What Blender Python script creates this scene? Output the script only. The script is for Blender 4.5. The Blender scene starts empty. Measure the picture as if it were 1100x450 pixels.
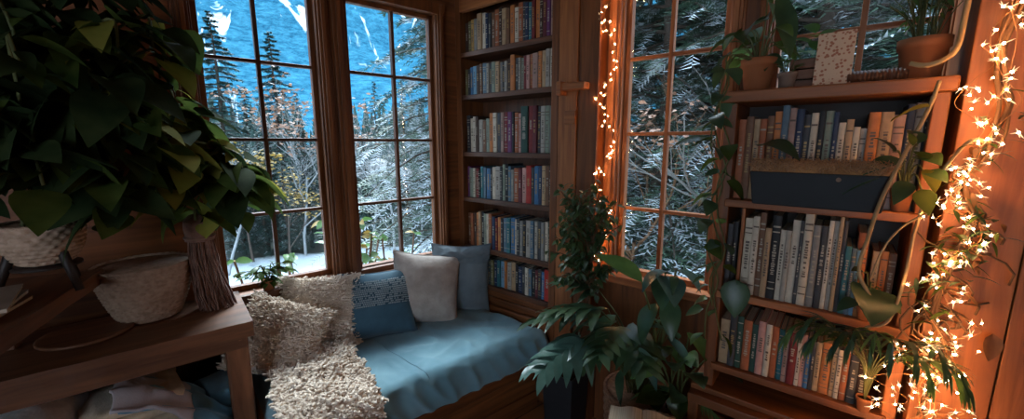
import bpy, math, random
from mathutils import Vector, Matrix, noise
R = random.Random(7)
PI = math.pi
SC = bpy.context.scene
COL = SC.collection

# ---------------------------------------------------------------- camera, sky, sun, exposure
CAMZ = 1.7
F, HZ = 430.0, 72.0                       # focal length and horizon height in pixels of the 1100 px wide frame
cam_d = bpy.data.cameras.new('camera'); cam = bpy.data.objects.new('camera', cam_d); COL.objects.link(cam)
cam.location = (0, 0, CAMZ); cam.rotation_euler = (PI/2 - math.atan(HZ/F), 0, 0)
cam_d.sensor_width = 36; cam_d.sensor_fit = 'HORIZONTAL'; cam_d.lens = 36*F/1100; cam_d.clip_start = .02; cam_d.clip_end = 4000
SC.camera = cam
SC.view_settings.view_transform = 'Standard'; SC.view_settings.look = 'None'
SC.view_settings.exposure = 0.42; SC.view_settings.gamma = 1.0; SC.view_settings.use_curve_mapping = False

SKY_STRENGTH, SUN_STRENGTH = 5.0, 11.0
BULB_STRENGTH = 185.0
w = bpy.data.worlds.new('sky'); SC.world = w; w.use_nodes = True
nt = w.node_tree; bg = nt.nodes['Background']
tc = nt.nodes.new('ShaderNodeTexCoord'); sx = nt.nodes.new('ShaderNodeSeparateXYZ'); rp = nt.nodes.new('ShaderNodeValToRGB')
nt.links.new(tc.outputs['Generated'], sx.inputs[0]); nt.links.new(sx.outputs['Z'], rp.inputs[0]); nt.links.new(rp.outputs[0], bg.inputs[0])
rp.color_ramp.elements[0].color = (.62, .74, .88, 1); rp.color_ramp.elements[1].color = (.55, .75, 1.0, 1)
bg.inputs[1].default_value = SKY_STRENGTH
sun_d = bpy.data.lights.new('sun', 'SUN'); sun = bpy.data.objects.new('sun', sun_d); COL.objects.link(sun)
sun_d.energy = SUN_STRENGTH; sun_d.angle = math.radians(38); sun_d.color = (.86, .95, 1)      # veiled sun over the mountains, shining in at the bay windows
sun.rotation_euler = Vector((-.65+.25*.76, .76+.25*.65, 1.05)).to_track_quat('Z', 'Y').to_euler()

# ---------------------------------------------------------------- frames of the two walls
def hdir(vx):
    v = Vector((vx-550, F/math.cos(math.atan(HZ/F)), 0)); return v.normalized()
aX = hdir(1060); cX = -hdir(20)
ANG_A = math.atan2(aX.y, aX.x); ANG_C = math.atan2(cX.y, cX.x)
aN = Vector((aX.y, -aX.x, 0)); cN = Vector((cX.y, -cX.x, 0))
OA = Vector((-.40079, 2.91234, 0)); OC = Vector((.27065, 2.36, 0))
def A(t, u, z): return OA + aX*t + aN*u + Vector((0, 0, z))      # along the window wall, out into the room, up
def Cp(s, v, z): return OC + cX*s + cN*v + Vector((0, 0, z))     # along the bookcase wall, out into the room, up
def FA(): return Matrix.Translation(OA) @ Matrix.Rotation(ANG_A, 4, 'Z')
def FC(): return Matrix.Translation(OC) @ Matrix.Rotation(ANG_C, 4, 'Z')

# ---------------------------------------------------------------- materials
MATS = {}
def newmat(name):
    m = bpy.data.materials.new(name); m.use_nodes = True; MATS[name] = m
    n = m.node_tree; return m, n, n.nodes['Principled BSDF'], n.nodes['Material Output']
def ramp(n, cols):
    r = n.nodes.new('ShaderNodeValToRGB'); e = r.color_ramp.elements
    e[0].position, e[0].color = cols[0][0], (*cols[0][1], 1)
    e[1].position, e[1].color = cols[-1][0], (*cols[-1][1], 1)
    for p, c in cols[1:-1]:
        k = e.new(p); k.color = (*c, 1)
    return r
def coords(n, scale, rnd=True):
    t = n.nodes.new('ShaderNodeTexCoord'); mp = n.nodes.new('ShaderNodeMapping'); mp.inputs['Scale'].default_value = scale
    n.links.new(t.outputs['Object'], mp.inputs['Vector'])
    if rnd:
        oi = n.nodes.new('ShaderNodeObjectInfo'); mu = n.nodes.new('ShaderNodeVectorMath'); mu.operation = 'SCALE'
        cb = n.nodes.new('ShaderNodeCombineXYZ')
        for i in range(3): n.links.new(oi.outputs['Random'], cb.inputs[i])
        n.links.new(cb.outputs[0], mu.inputs[0]); mu.inputs['Scale'].default_value = 37.0
        n.links.new(mu.outputs[0], mp.inputs['Location'])
    return mp
def tex(n, mp, scale=1, detail=4, rough=.55, dist=0):
    t = n.nodes.new('ShaderNodeTexNoise'); t.inputs['Scale'].default_value = scale; t.inputs['Detail'].default_value = detail
    t.inputs['Roughness'].default_value = rough; t.inputs['Distortion'].default_value = dist
    n.links.new(mp.outputs[0], t.inputs['Vector']); return t
def bump(n, bs, h, strength, dist=.004):
    b = n.nodes.new('ShaderNodeBump'); b.inputs['Strength'].default_value = strength; b.inputs['Distance'].default_value = dist
    n.links.new(h, b.inputs['Height']); n.links.new(b.outputs[0], bs.inputs['Normal'])
def wood(name, dark, light, axis='x', rough=.45, grain=1.0):
    m, n, bs, out = newmat(name)
    sc = {'x': (1.2, 16, 16), 'y': (16, 1.2, 16), 'z': (16, 16, 1.2)}[axis]
    mp = coords(n, tuple(v*grain for v in sc)); t = tex(n, mp, 1.4, 6, .6, .6)
    r = ramp(n, [(.3, dark), (.5, tuple((a+b)/2 for a, b in zip(dark, light))), (.7, light)])
    n.links.new(t.outputs['Fac'], r.inputs[0]); n.links.new(r.outputs[0], bs.inputs['Base Color'])
    bs.inputs['Roughness'].default_value = rough; bs.inputs['Specular IOR Level'].default_value = .35
    bump(n, bs, t.outputs['Fac'], .35, .003); return m
def cloth(name, c, c2=None, scale=260, rough=.9, b=.5, big=7):
    m, n, bs, out = newmat(name); c2 = c2 or tuple(v*.8 for v in c)
    mp = coords(n, (1, 1, 1)); t = tex(n, mp, scale, 2); g = tex(n, mp, big, 4)
    r = ramp(n, [(.35, c2), (.65, c)]); n.links.new(g.outputs['Fac'], r.inputs[0]); n.links.new(r.outputs[0], bs.inputs['Base Color'])
    bs.inputs['Roughness'].default_value = rough; bs.inputs['Specular IOR Level'].default_value = .15
    bs.inputs['Sheen Weight'].default_value = .25
    bump(n, bs, t.outputs['Fac'], b, .002); return m
def plain(name, c, rough=.6, spec=.3, var=.75, scale=12, metal=0):
    m, n, bs, out = newmat(name)
    mp = coords(n, (1, 1, 1)); t = tex(n, mp, scale, 4); r = ramp(n, [(.3, tuple(v*var for v in c)), (.7, c)])
    n.links.new(t.outputs['Fac'], r.inputs[0]); n.links.new(r.outputs[0], bs.inputs['Base Color'])
    bs.inputs['Roughness'].default_value = rough; bs.inputs['Specular IOR Level'].default_value = spec; bs.inputs['Metallic'].default_value = metal
    bump(n, bs, t.outputs['Fac'], .15, .002); return m
def leafmat(name, c, c2, trans=.35, rough=.38, scale=9, spec=.45):
    m, n, bs, out = newmat(name)
    mp = coords(n, (1, 1, 1)); t = tex(n, mp, scale, 3); r = ramp(n, [(.32, c), (.68, c2)])
    n.links.new(t.outputs['Fac'], r.inputs[0]); n.links.new(r.outputs[0], bs.inputs['Base Color'])
    bs.inputs['Roughness'].default_value = rough; bs.inputs['Specular IOR Level'].default_value = spec
    tr = n.nodes.new('ShaderNodeBsdfTranslucent'); n.links.new(r.outputs[0], tr.inputs[0])
    mx = n.nodes.new('ShaderNodeMixShader'); mx.inputs[0].default_value = trans
    n.links.new(bs.outputs[0], mx.inputs[1]); n.links.new(tr.outputs[0], mx.inputs[2]); n.links.new(mx.outputs[0], out.inputs[0]); return m
def weave(name, c, c2, sx_, sz_):
    m, n, bs, out = newmat(name)
    mp = coords(n, (1, 1, 1), False); t = tex(n, mp, 45, 3); r = ramp(n, [(.3, c2), (.7, c)])
    n.links.new(t.outputs['Fac'], r.inputs[0]); n.links.new(r.outputs[0], bs.inputs['Base Color'])
    bs.inputs['Roughness'].default_value = .75; bump(n, bs, t.outputs['Fac'], .4, .004); return m
def glow(name, c, s):
    m, n, bs, out = newmat(name)
    e = n.nodes.new('ShaderNodeEmission'); e.inputs[0].default_value = (*c, 1); e.inputs[1].default_value = s
    n.links.new(e.outputs[0], out.inputs[0]); return m

W = {}
for ax in 'xyz':
    W['red', ax] = wood('red_cedar_'+ax, (.070, .021, .007), (.225, .074, .022), ax)
    W['dark', ax] = wood('dark_walnut_'+ax, (.045, .018, .010), (.14, .055, .026), ax)
    W['honey', ax] = wood('honey_pine_'+ax, (.15, .044, .013), (.40, .138, .042), ax, .5)
    W['old', ax] = wood('old_oak_'+ax, (.055, .020, .009), (.21, .080, .034), ax, .55, .8)
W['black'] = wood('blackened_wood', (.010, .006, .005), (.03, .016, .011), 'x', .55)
m, n, bs, out = newmat('window_glass')
tr = n.nodes.new('ShaderNodeBsdfTransparent'); tr.inputs[0].default_value = (.95, .975, .98, 1)
gl = n.nodes.new('ShaderNodeBsdfGlossy'); gl.inputs['Roughness'].default_value = .02
lw = n.nodes.new('ShaderNodeLayerWeight'); pw = n.nodes.new('ShaderNodeMath'); pw.operation = 'POWER'; pw.inputs[1].default_value = 4.5
n.links.new(lw.outputs['Facing'], pw.inputs[0]); fm_ = n.nodes.new('ShaderNodeMath'); fm_.operation = 'MULTIPLY_ADD'; fm_.inputs[1].default_value = .5; fm_.inputs[2].default_value = .03; n.links.new(pw.outputs[0], fm_.inputs[0])
mx = n.nodes.new('ShaderNodeMixShader'); n.links.new(fm_.outputs[0], mx.inputs[0]); n.links.new(tr.outputs[0], mx.inputs[1]); n.links.new(gl.outputs[0], mx.inputs[2])
n.links.new(mx.outputs[0], out.inputs[0]); GLASS = m

# ---------------------------------------------------------------- mesh building
class MB:
    def __init__(s): s.v = []; s.f = []; s.mi = []; s.mats = []; s.cur = 0
    def mat(s, m):
        if m not in s.mats: s.mats.append(m)
        s.cur = s.mats.index(m); return s
    def face(s, *i): s.f.append(i); s.mi.append(s.cur)
    def add(s, vs, fs):
        o = len(s.v); s.v += [tuple(v) for v in vs]
        for f in fs: s.f.append(tuple(i+o for i in f)); s.mi.append(s.cur)
    def box(s, x0, x1, y0, y1, z0, z1, M=None):
        vs = [Vector((x, y, z)) for z in (z0, z1) for y in (y0, y1) for x in (x0, x1)]
        if M: vs = [M @ v for v in vs]
        s.add(vs, [(0, 2, 3, 1), (4, 5, 7, 6), (0, 1, 5, 4), (2, 6, 7, 3), (0, 4, 6, 2), (1, 3, 7, 5)]); return s
    def tube(s, pts, rad, n=8, cap=True):
        pts = [Vector(p) for p in pts]
        if len(pts) < 2: return s
        if not hasattr(rad, '__len__'): rad = [rad]*len(pts)
        o = len(s.v); up = Vector((0, 0, 1)); prev = None
        for k, p in enumerate(pts):
            d = (pts[min(k+1, len(pts)-1)]-pts[max(k-1, 0)])
            d = d.normalized() if d.length > 1e-9 else Vector((0, 0, 1))
            if prev is None:
                x = d.cross(up if abs(d.z) < .95 else Vector((1, 0, 0))).normalized()
            else:
                x = prev - d*prev.dot(d); x = x.normalized() if x.length > 1e-6 else d.orthogonal().normalized()
            prev = x; y = d.cross(x)
            for j in range(n):
                a = 2*PI*j/n; s.v.append(tuple(p+(x*math.cos(a)+y*math.sin(a))*rad[k]))
        for k in range(len(pts)-1):
            for j in range(n):
                a = o+k*n+j; b = o+k*n+(j+1) % n; s.face(a, b, b+n, a+n)
        if cap:
            s.face(*range(o+n-1, o-1, -1)); e = o+(len(pts)-1)*n; s.face(*range(e, e+n))
        return s
    def lathe(s, prof, n=28, c=(0, 0, 0), fn=None, sx=1, sy=1):
        o = len(s.v)
        for (r, z) in prof:
            for j in range(n):
                a = 2*PI*j/n; rr = r*(fn(a, z) if fn else 1)
                s.v.append((c[0]+rr*math.cos(a)*sx, c[1]+rr*math.sin(a)*sy, c[2]+z))
        for k in range(len(prof)-1):
            for j in range(n):
                a = o+k*n+j; b = o+k*n+(j+1) % n; s.face(a, b, b+n, a+n)
        if prof[0][0] > 1e-5: s.face(*range(o+n-1, o-1, -1))
        if prof[-1][0] > 1e-5:
            e = o+(len(prof)-1)*n; s.face(*range(e, e+n))
        return s
    def grid(s, fn, nu, nv, wrapu=False):
        o = len(s.v)
        for j in range(nv+1):
            for i in range(nu+(0 if wrapu else 1)): s.v.append(tuple(fn(i/nu, j/nv)))
        st = nu if wrapu else nu+1
        for j in range(nv):
            for i in range(nu):
                i2 = (i+1) % st if wrapu else i+1
                s.face(o+j*st+i, o+j*st+i2, o+(j+1)*st+i2, o+(j+1)*st+i)
        return s
    def build(s, name, mat=None, parent=None, loc=None, rz=None, smooth=True, bev=0, M=None, seg=2):
        me = bpy.data.meshes.new(name); me.from_pydata(s.v, [], s.f); me.update()
        for m in (s.mats or [mat]): me.materials.append(m)
        if s.mats: me.polygons.foreach_set('material_index', s.mi)
        if smooth: me.polygons.foreach_set('use_smooth', [True]*len(me.polygons))
        o = bpy.data.objects.new(name, me); COL.objects.link(o)
        if parent: o.parent = parent
        if loc is not None: o.location = loc
        if rz is not None: o.rotation_euler = (0, 0, rz)
        if M is not None: o.matrix_world = M
        if bev:
            b = o.modifiers.new('bevel', 'BEVEL'); b.width = bev; b.segments = seg; b.limit_method = 'ANGLE'; b.angle_limit = .7
            if smooth: b.harden_normals = True
        return o
def box(*a): return MB().box(*a)
def tag(o, label=None, cat=None, group=None, kind=None):
    if label: o['label'] = label
    if cat: o['category'] = cat
    if group: o['group'] = group
    if kind: o['kind'] = kind
    return o
def thing(name, label, cat, loc, rz=0, group=None, kind=None):
    o = bpy.data.objects.new(name, None); COL.objects.link(o); o.empty_display_size = .05
    o.location = loc; o.rotation_euler = (0, 0, rz); return tag(o, label, cat, group, kind)
def struct(o): o['kind'] = 'structure'; return o
def ordn(i):
    L = ['first', 'second', 'third', 'fourth', 'fifth', 'sixth', 'seventh', 'eighth', 'ninth', 'tenth', 'eleventh', 'twelfth', 'thirteenth', 'fourteenth',
         'fifteenth', 'sixteenth', 'seventeenth', 'eighteenth', 'nineteenth', 'twentieth', 'twenty-first', 'twenty-second', 'twenty-third', 'twenty-fourth',
         'twenty-fifth', 'twenty-sixth', 'twenty-seventh', 'twenty-eighth', 'twenty-ninth', 'thirtieth']
    return L[i]
def nz(x, y=0, z=0): return noise.noise(Vector((x, y, z)))

# ---------------------------------------------------------------- leaves
def basis(d, up=Vector((0, 0, 1)), roll=0.0):
    d = Vector(d).normalized(); x = d.cross(up)
    if x.length < 1e-4: x = Vector((1, 0, 0))
    x.normalize(); n = x.cross(d).normalized()
    if roll:
        q = Matrix.Rotation(roll, 3, d); x = q @ x; n = q @ n
    return x, n
def leaf(mb, p, d, L, Wd, kind='heart', droop=.3, fold=.25, roll=0.0, seg=7):
    """a curved leaf blade from p along d"""
    p = Vector(p); d = Vector(d).normalized(); x, n = basis(d, roll=roll)
    prof = {'heart': lambda t: (math.sin(PI*min(1, t**.62))**.85) if t < 1 else 0,
            'lance': lambda t: math.sin(PI*t**.8)**.9 if t < 1 else 0,
            'oval': lambda t: math.sin(PI*t)**.6 if 0 < t < 1 else 0,
            'strap': lambda t: min(1, t*6)*(1-t)**.5}[kind]
    mid, l, r = [], [], []
    for k in range(seg+1):
        t = k/seg; bend = droop*t*t
        c = p + d*(L*t*(1-.25*abs(droop)*t)) - n*(L*bend*.6) - Vector((0, 0, 1))*(L*bend*.35)
        wv = Wd*.5*max(prof(t), .02)
        back = d*(L*.10*(1-t)**4) if kind == 'heart' else Vector()
        mid.append(c); l.append(c - x*wv + n*(fold*wv) - back); r.append(c + x*wv + n*(fold*wv) - back)
    o = len(mb.v); mb.v += [tuple(q) for q in mid+l+r]; N = seg+1
    for k in range(seg):
        mb.face(o+N+k, o+k, o+k+1, o+N+k+1); mb.face(o+k, o+2*N+k, o+2*N+k+1, o+k+1)
def split_leaf(mb, p, d, L, Wd, fingers=6, droop=.4, roll=0.0):
    """a big leaf cut into fingers along its midrib"""
    p = Vector(p); d = Vector(d).normalized(); x, n = basis(d, roll=roll)
    def mid(t): return p + d*(L*t*(1-.2*droop*t)) - n*(L*droop*t*t*.5) - Vector((0, 0, 1))*(L*droop*t*t*.35)
    leaf(mb, p, d, L, Wd*.36, 'lance', droop, .2, roll)
    for k in range(fingers):
        t = .06+.8*k/(fingers-1)
        for sgn in (-1, 1):
            dd = (d*(.35+.75*t) + x*sgn*(1.0-.35*t)).normalized()
            leaf(mb, mid(t), dd, Wd*.62*(1-.45*t)*R.uniform(.85, 1.1), Wd*.17*(1-.2*t), 'lance', droop*.9, .12, roll, 6)
def rdir(zlo=-.3, zhi=.6):
    a = R.uniform(0, 2*PI); return Vector((math.cos(a), math.sin(a), R.uniform(zlo, zhi))).normalized()
def curve(p, pts, n=8):
    """Catmull-Rom through points"""
    P_ = [Vector(q) for q in pts]; P_ = [P_[0]*2-P_[1]]+P_+[P_[-1]*2-P_[-2]]; out = []
    for i in range(1, len(P_)-2):
        a, b, c_, d_ = P_[i-1:i+3]
        for k in range(n):
            t = k/n; out.append(.5*((2*b)+(c_-a)*t+(2*a-5*b+4*c_-d_)*t*t+(3*b-a-3*c_+d_)*t**3))
    out.append(P_[-2]); return out

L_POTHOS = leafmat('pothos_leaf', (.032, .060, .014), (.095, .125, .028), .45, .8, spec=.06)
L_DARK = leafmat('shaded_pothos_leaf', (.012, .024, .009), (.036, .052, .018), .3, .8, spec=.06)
L_POTHOSY = leafmat('pothos_yellow_and_lit_leaf', (.17, .17, .028), (.28, .25, .05), .5, .8, spec=.06)  # yellow leaves; also painted window light on the trailing plant
L_DEEP = leafmat('deep_green_leaf', (.022, .055, .028), (.065, .12, .05), .2, .36)
L_BLUE = leafmat('grey_green_leaf', (.045, .11, .085), (.11, .20, .16), .2, .32)
L_FICUS = leafmat('ficus_leaf', (.022, .05, .018), (.07, .11, .035), .3, .4)
L_MID = leafmat('mid_green_leaf', (.05, .11, .03), (.12, .22, .06), .35)
L_DRY = leafmat('dry_brown_leaf', (.10, .045, .018), (.22, .10, .04), .3, .6)
STEM = plain('green_stem', (.10, .11, .035), .6)
STEMB = plain('brown_stem', (.13, .065, .03), .7)
STEMP = plain('pale_stem', (.42, .27, .13), .6)
TERRA = plain('terracotta', (.36, .13, .055), .8, .2, .8, 18)
CLAYG = plain('grey_clay', (.30, .20, .15), .85, .2)
SOIL = plain('soil', (.03, .02, .014), .95, .1, .5, 60)
BLACKP = plain('black_planter', (.018, .019, .022), .5, .35)
SLATE = plain('slate_planter', (.014, .016, .019), .6, .3)
MOSS = cloth('brown_moss', (.50, .25, .10), (.30, .14, .055), 120, .95, .8, 30)
#--SETTING--
# ================================================================ THE SETTING
def prism(pts, z0, z1):
    mb = MB(); n = len(pts); mb.v = [(p.x, p.y, z0) for p in pts]+[(p.x, p.y, z1) for p in pts]
    mb.face(*range(n-1, -1, -1)); mb.face(*range(n, 2*n))
    for i in range(n): mb.face(i, (i+1) % n, n+(i+1) % n, n+i)
    return mb
foot = [A(-3.0, -.12, 0), A(.04, -.12, 0), Cp(-.80, -.28, 0), Cp(3.0, -.28, 0), Vector((3.4, -2.6, 0)), Vector((-3.4, -2.6, 0))]
m, n, bs, out = newmat('floor_boards')
mp = coords(n, (1, 1, 1), False); mp.inputs['Rotation'].default_value = (0, 0, -ANG_A)
br = n.nodes.new('ShaderNodeTexBrick'); br.inputs['Scale'].default_value = 1; br.inputs['Brick Width'].default_value = 1.4; br.inputs['Row Height'].default_value = .13
br.inputs['Mortar Size'].default_value = .004; br.inputs['Color1'].default_value = (.20, .075, .03, 1); br.inputs['Color2'].default_value = (.28, .11, .042, 1); br.inputs['Mortar'].default_value = (.03, .012, .006, 1)
n.links.new(mp.outputs[0], br.inputs['Vector'])
mp2 = coords(n, (3, 40, 3), False); t = tex(n, mp2, 1, 5); mu = n.nodes.new('ShaderNodeMixRGB'); mu.blend_type = 'MULTIPLY'; mu.inputs[0].default_value = .5
n.links.new(br.outputs[0], mu.inputs[1]); n.links.new(t.outputs['Color'], mu.inputs[2]); n.links.new(mu.outputs[0], bs.inputs['Base Color']); bs.inputs['Roughness'].default_value = .4
struct(prism(foot, -.1, 0).build('floor', m, smooth=False))
struct(prism(foot, 3.0, 3.1).build('ceiling', W['red', 'x'], smooth=False))
PLASTER = plain('dim_timber_wall', (.16, .075, .04), .8)

# wall with the two tall bay windows (local x = along, y = into the wall, z = up)
mb = MB()
mb.box(-3.0, .04, 0, .12, 0, .90); mb.box(-3.0, .04, 0, .12, 2.58, 3.0)
mb.box(-3.0, -1.50, 0, .12, .90, 2.58); mb.box(-.085, .04, 0, .12, .90, 2.58)
struct(mb.build('wall_window_side', W['red', 'x'], M=FA(), smooth=False))
# wall behind the right bookcase with the lower windows
mb = MB()
mb.box(.02, 3.0, .08, .2, 0, .93); mb.box(.02, 3.0, .08, .2, 2.56, 3.0); mb.box(.02, .30, .08, .2, .93, 2.56)
mb.box(.89, .97, .08, .2, .93, 2.56); mb.box(1.58, 3.0, .08, .2, .93, 2.56)
struct(mb.build('wall_bookcase_side', W['red', 'z'], M=FC(), smooth=False))
# honey boards right of the bookcase
mb = MB(); x = 1.53; k = 0
while x < 3.0:
    wd = (.165, .14, .19, .15)[k % 4]; mb.box(x+.001, x+wd-.0012, -.30+.004*(k % 2), .08, 0, 3.0); x += wd; k += 1
struct(mb.build('wall_right', W['honey', 'z'], M=FC(), smooth=True, bev=.004))
# side and back walls
def wallseg(name, p, q, z0=0, z1=3.0, mat=PLASTER):
    d = (q-p); L = d.length
    return struct(box(0, L, -.06, .06, z0, z1).build(name, mat, loc=(p.x, p.y, 0), rz=math.atan2(d.y, d.x), smooth=False))
wallseg('wall_left', Vector((-3.4, -2.6, 0)), A(-3.0, -.06, 0))
BX0, BX1 = -2.6, -.8                                               # unseen opening in the back wall, added and sized for fill light
wallseg('wall_back_low', Vector((BX0, -2.6, 0)), Vector((BX1, -2.6, 0)), 0, .45)
wallseg('wall_back_high', Vector((BX0, -2.6, 0)), Vector((BX1, -2.6, 0)), 2.6, 3.0)
wallseg('wall_back_left', Vector((-3.4, -2.6, 0)), Vector((BX0, -2.6, 0)))
wallseg('wall_back_right', Vector((BX1, -2.6, 0)), Vector((3.4, -2.6, 0)))
wallseg('wall_far_right', Cp(3.0, -.2, 0), Vector((3.4, -2.6, 0)))

# corner post between the tall bookcase and the window, with its board joints
struct(box(.004, .125, -.02, .2, 0, 3.0).build('trim_1', W['honey', 'z'], M=FC(), bev=.006))
struct(box(.129, .250, -.012, .2, 0, 3.0).build('trim_2', W['red', 'z'], M=FC(), bev=.006))
mb = MB(); mb.box(.035, .20, -.075, -.012, 1.98, 2.018); mb.box(.03, .062, -.085, -.012, 1.955, 2.03)
tag(mb.build('coat_peg_rail', W['honey', 'x'], M=FC() , bev=.006), 'short wooden peg rail fixed to the corner post beside the tall bookcase', 'peg rail')
tag(box(.055, .125, -.034, -.019, 1.80, 1.875).build('wooden_plaque', W['honey', 'x'], M=FC(), bev=.004), 'small square wooden plaque on the corner post under the peg rail', 'plaque')

def window(name, frame, x0, x1, z0, z1, cols, rows, case_l, case_r, matk):
    """timber window: stepped casing, sash ring, muntins, glass"""
    ang = ANG_A if frame is FA else ANG_C
    root = bpy.data.objects.new(name, None); COL.objects.link(root); root.matrix_world = frame(); struct(root)
    wy = .05 if frame is FA else .12
    fr = MB(); d0 = 0 if frame is FA else .08
    for (a, b) in ((x0-case_l, x0), (x1, x1+case_r)):                      # stepped side casings
        fr.box(a, b, d0-.012, d0+.12, z0-.04, z1+.06)
        wv = b-a
        fr.box(a+wv*.14, b-wv*.14, d0-.028, d0-.012, z0-.04, z1+.06)
        fr.box(a+wv*.34, b-wv*.34, d0-.040, d0-.028, z0-.04, z1+.06)
    fr.box(x0-case_l, x1+case_r, d0-.03, d0+.12, z1, z1+.07)
    fr.build('window_casing', W[matk, 'z'], root, bev=.004)
    box(x0-case_l-.01, x1+case_r+.01, d0-.065, d0+.12, z0-.045, z0).build('window_sill', W[matk, 'x'], root, bev=.006)
    sash = MB()
    for (a, b, c_, d_) in ((x0, x0+.026, z0, z1), (x1-.026, x1, z0, z1), (x0, x1, z0, z0+.03), (x0, x1, z1-.026, z1)): sash.box(a, b, wy-.02, wy+.022, c_, d_)
    sash.build('window_frame', W[matk, 'z'], root, bev=.003)
    for x in cols: box(x-.010, x+.010, wy-.016, wy+.018, z0+.02, z1-.02).build('muntin', W['dark' if matk == 'red' else matk, 'z'], root, bev=.003)  # red windows: darker wood paints the backlit look into the muntins
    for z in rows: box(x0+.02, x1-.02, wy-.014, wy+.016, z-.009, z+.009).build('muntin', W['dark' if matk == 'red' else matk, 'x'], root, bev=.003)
    box(x0+.02, x1-.02, wy-.002, wy+.002, z0+.02, z1-.02).build('window_pane', GLASS, root, smooth=False)
    return root
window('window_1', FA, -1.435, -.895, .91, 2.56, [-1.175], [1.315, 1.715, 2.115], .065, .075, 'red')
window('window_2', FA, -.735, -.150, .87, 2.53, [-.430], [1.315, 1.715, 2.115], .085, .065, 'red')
window('window_3', FC, .345, .84, .97, 2.53, [.578], [1.34, 1.745, 2.13], .085, .06, 'honey')
window('window_4', FC, 1.01, 1.525, .97, 2.53, [1.295], [1.34, 1.745, 2.13], .06, .055, 'honey')

# ---------------------------------------------------------------- outside
GZ = -1.6
def out_at(px, dist):
    """ground point seen in the direction of photo column px, dist metres away"""
    v = Vector((px-550, F/math.cos(math.atan(HZ/F)), 0)).normalized(); return Vector((v.x*dist, v.y*dist, GZ))
m, n, bs, out = newmat('snowy_ground')
mp = coords(n, (1, 1, 1), False); t = tex(n, mp, .6, 6); r = ramp(n, [(.26, (.03, .035, .025)), (.36, (.46, .51, .54))])
ln = n.nodes.new('ShaderNodeVectorMath'); ln.operation = 'LENGTH'; n.links.new(mp.outputs[0], ln.inputs[0])
mr = n.nodes.new('ShaderNodeMapRange'); mr.inputs[1].default_value = 12.8; mr.inputs[2].default_value = 14.5; mr.inputs[3].default_value = 0; mr.inputs[4].default_value = -.5; n.links.new(ln.outputs['Value'], mr.inputs[0])
ad = n.nodes.new('ShaderNodeMath'); n.links.new(t.outputs['Fac'], ad.inputs[0]); n.links.new(mr.outputs[0], ad.inputs[1])
n.links.new(ad.outputs[0], r.inputs[0]); n.links.new(r.outputs[0], bs.inputs['Base Color']); bs.inputs['Roughness'].default_value = .8
def gh(x, y): return GZ + .25*nz(x*.15, y*.15, 3) + .05*nz(x*.7, y*.7)
def gfn(u, v):
    r_ = 3.5+150*v**2; a = -PI*.62+PI*1.24*u; x, y = math.sin(a)*r_, math.cos(a)*r_; return (x, y, gh(x, y)+max(0, r_-22)*.03)
struct(MB().grid(gfn, 90, 50).build('ground', m))
m, n, bs, out = newmat('haze_tinted_mountain')
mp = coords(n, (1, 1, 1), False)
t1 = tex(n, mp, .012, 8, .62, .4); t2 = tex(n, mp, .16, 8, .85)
rf = ramp(n, [(.40, (.008, .05, .085)), (.60, (.035, .145, .205))]); n.links.new(t2.outputs['Fac'], rf.inputs[0])  # blue distance haze is painted into the forest colours
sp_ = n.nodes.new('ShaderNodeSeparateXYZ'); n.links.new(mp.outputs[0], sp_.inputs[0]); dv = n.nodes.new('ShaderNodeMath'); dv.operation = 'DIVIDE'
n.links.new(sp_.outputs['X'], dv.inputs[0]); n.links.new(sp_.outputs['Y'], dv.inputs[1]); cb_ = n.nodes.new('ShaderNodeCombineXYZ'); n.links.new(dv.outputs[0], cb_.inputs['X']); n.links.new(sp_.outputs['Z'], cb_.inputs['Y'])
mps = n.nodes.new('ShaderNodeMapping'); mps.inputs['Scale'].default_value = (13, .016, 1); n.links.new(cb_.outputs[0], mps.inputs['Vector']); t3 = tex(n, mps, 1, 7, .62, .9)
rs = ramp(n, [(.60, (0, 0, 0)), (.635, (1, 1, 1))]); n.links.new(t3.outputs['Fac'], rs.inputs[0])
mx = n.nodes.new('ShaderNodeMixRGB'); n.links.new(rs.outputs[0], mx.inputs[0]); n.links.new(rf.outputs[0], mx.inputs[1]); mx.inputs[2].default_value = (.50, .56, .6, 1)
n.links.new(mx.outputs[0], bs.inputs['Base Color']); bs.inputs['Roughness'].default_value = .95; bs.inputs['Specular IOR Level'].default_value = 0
def mfn(u, v):
    a = -1.45+2.75*u; r_ = 70+940*v**1.3; x, y = math.sin(a)*r_, math.cos(a)*r_
    s_ = max(0, min(1, (r_-170)/650)); h = 470*s_*s_*(3-2*s_)
    rid = 1-abs(nz(x*.0045+4, y*.0045)); rid2 = 1-abs(nz(x*.014, y*.014, 5))
    h *= .72+.36*rid; h += (s_**.5)*(26*rid2+10*nz(x*.04, y*.04)); return (x, y, GZ-4+h+30*min(1, (r_-70)/120))
struct(MB().grid(mfn, 260, 130).build('mountain_range', m))

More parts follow.
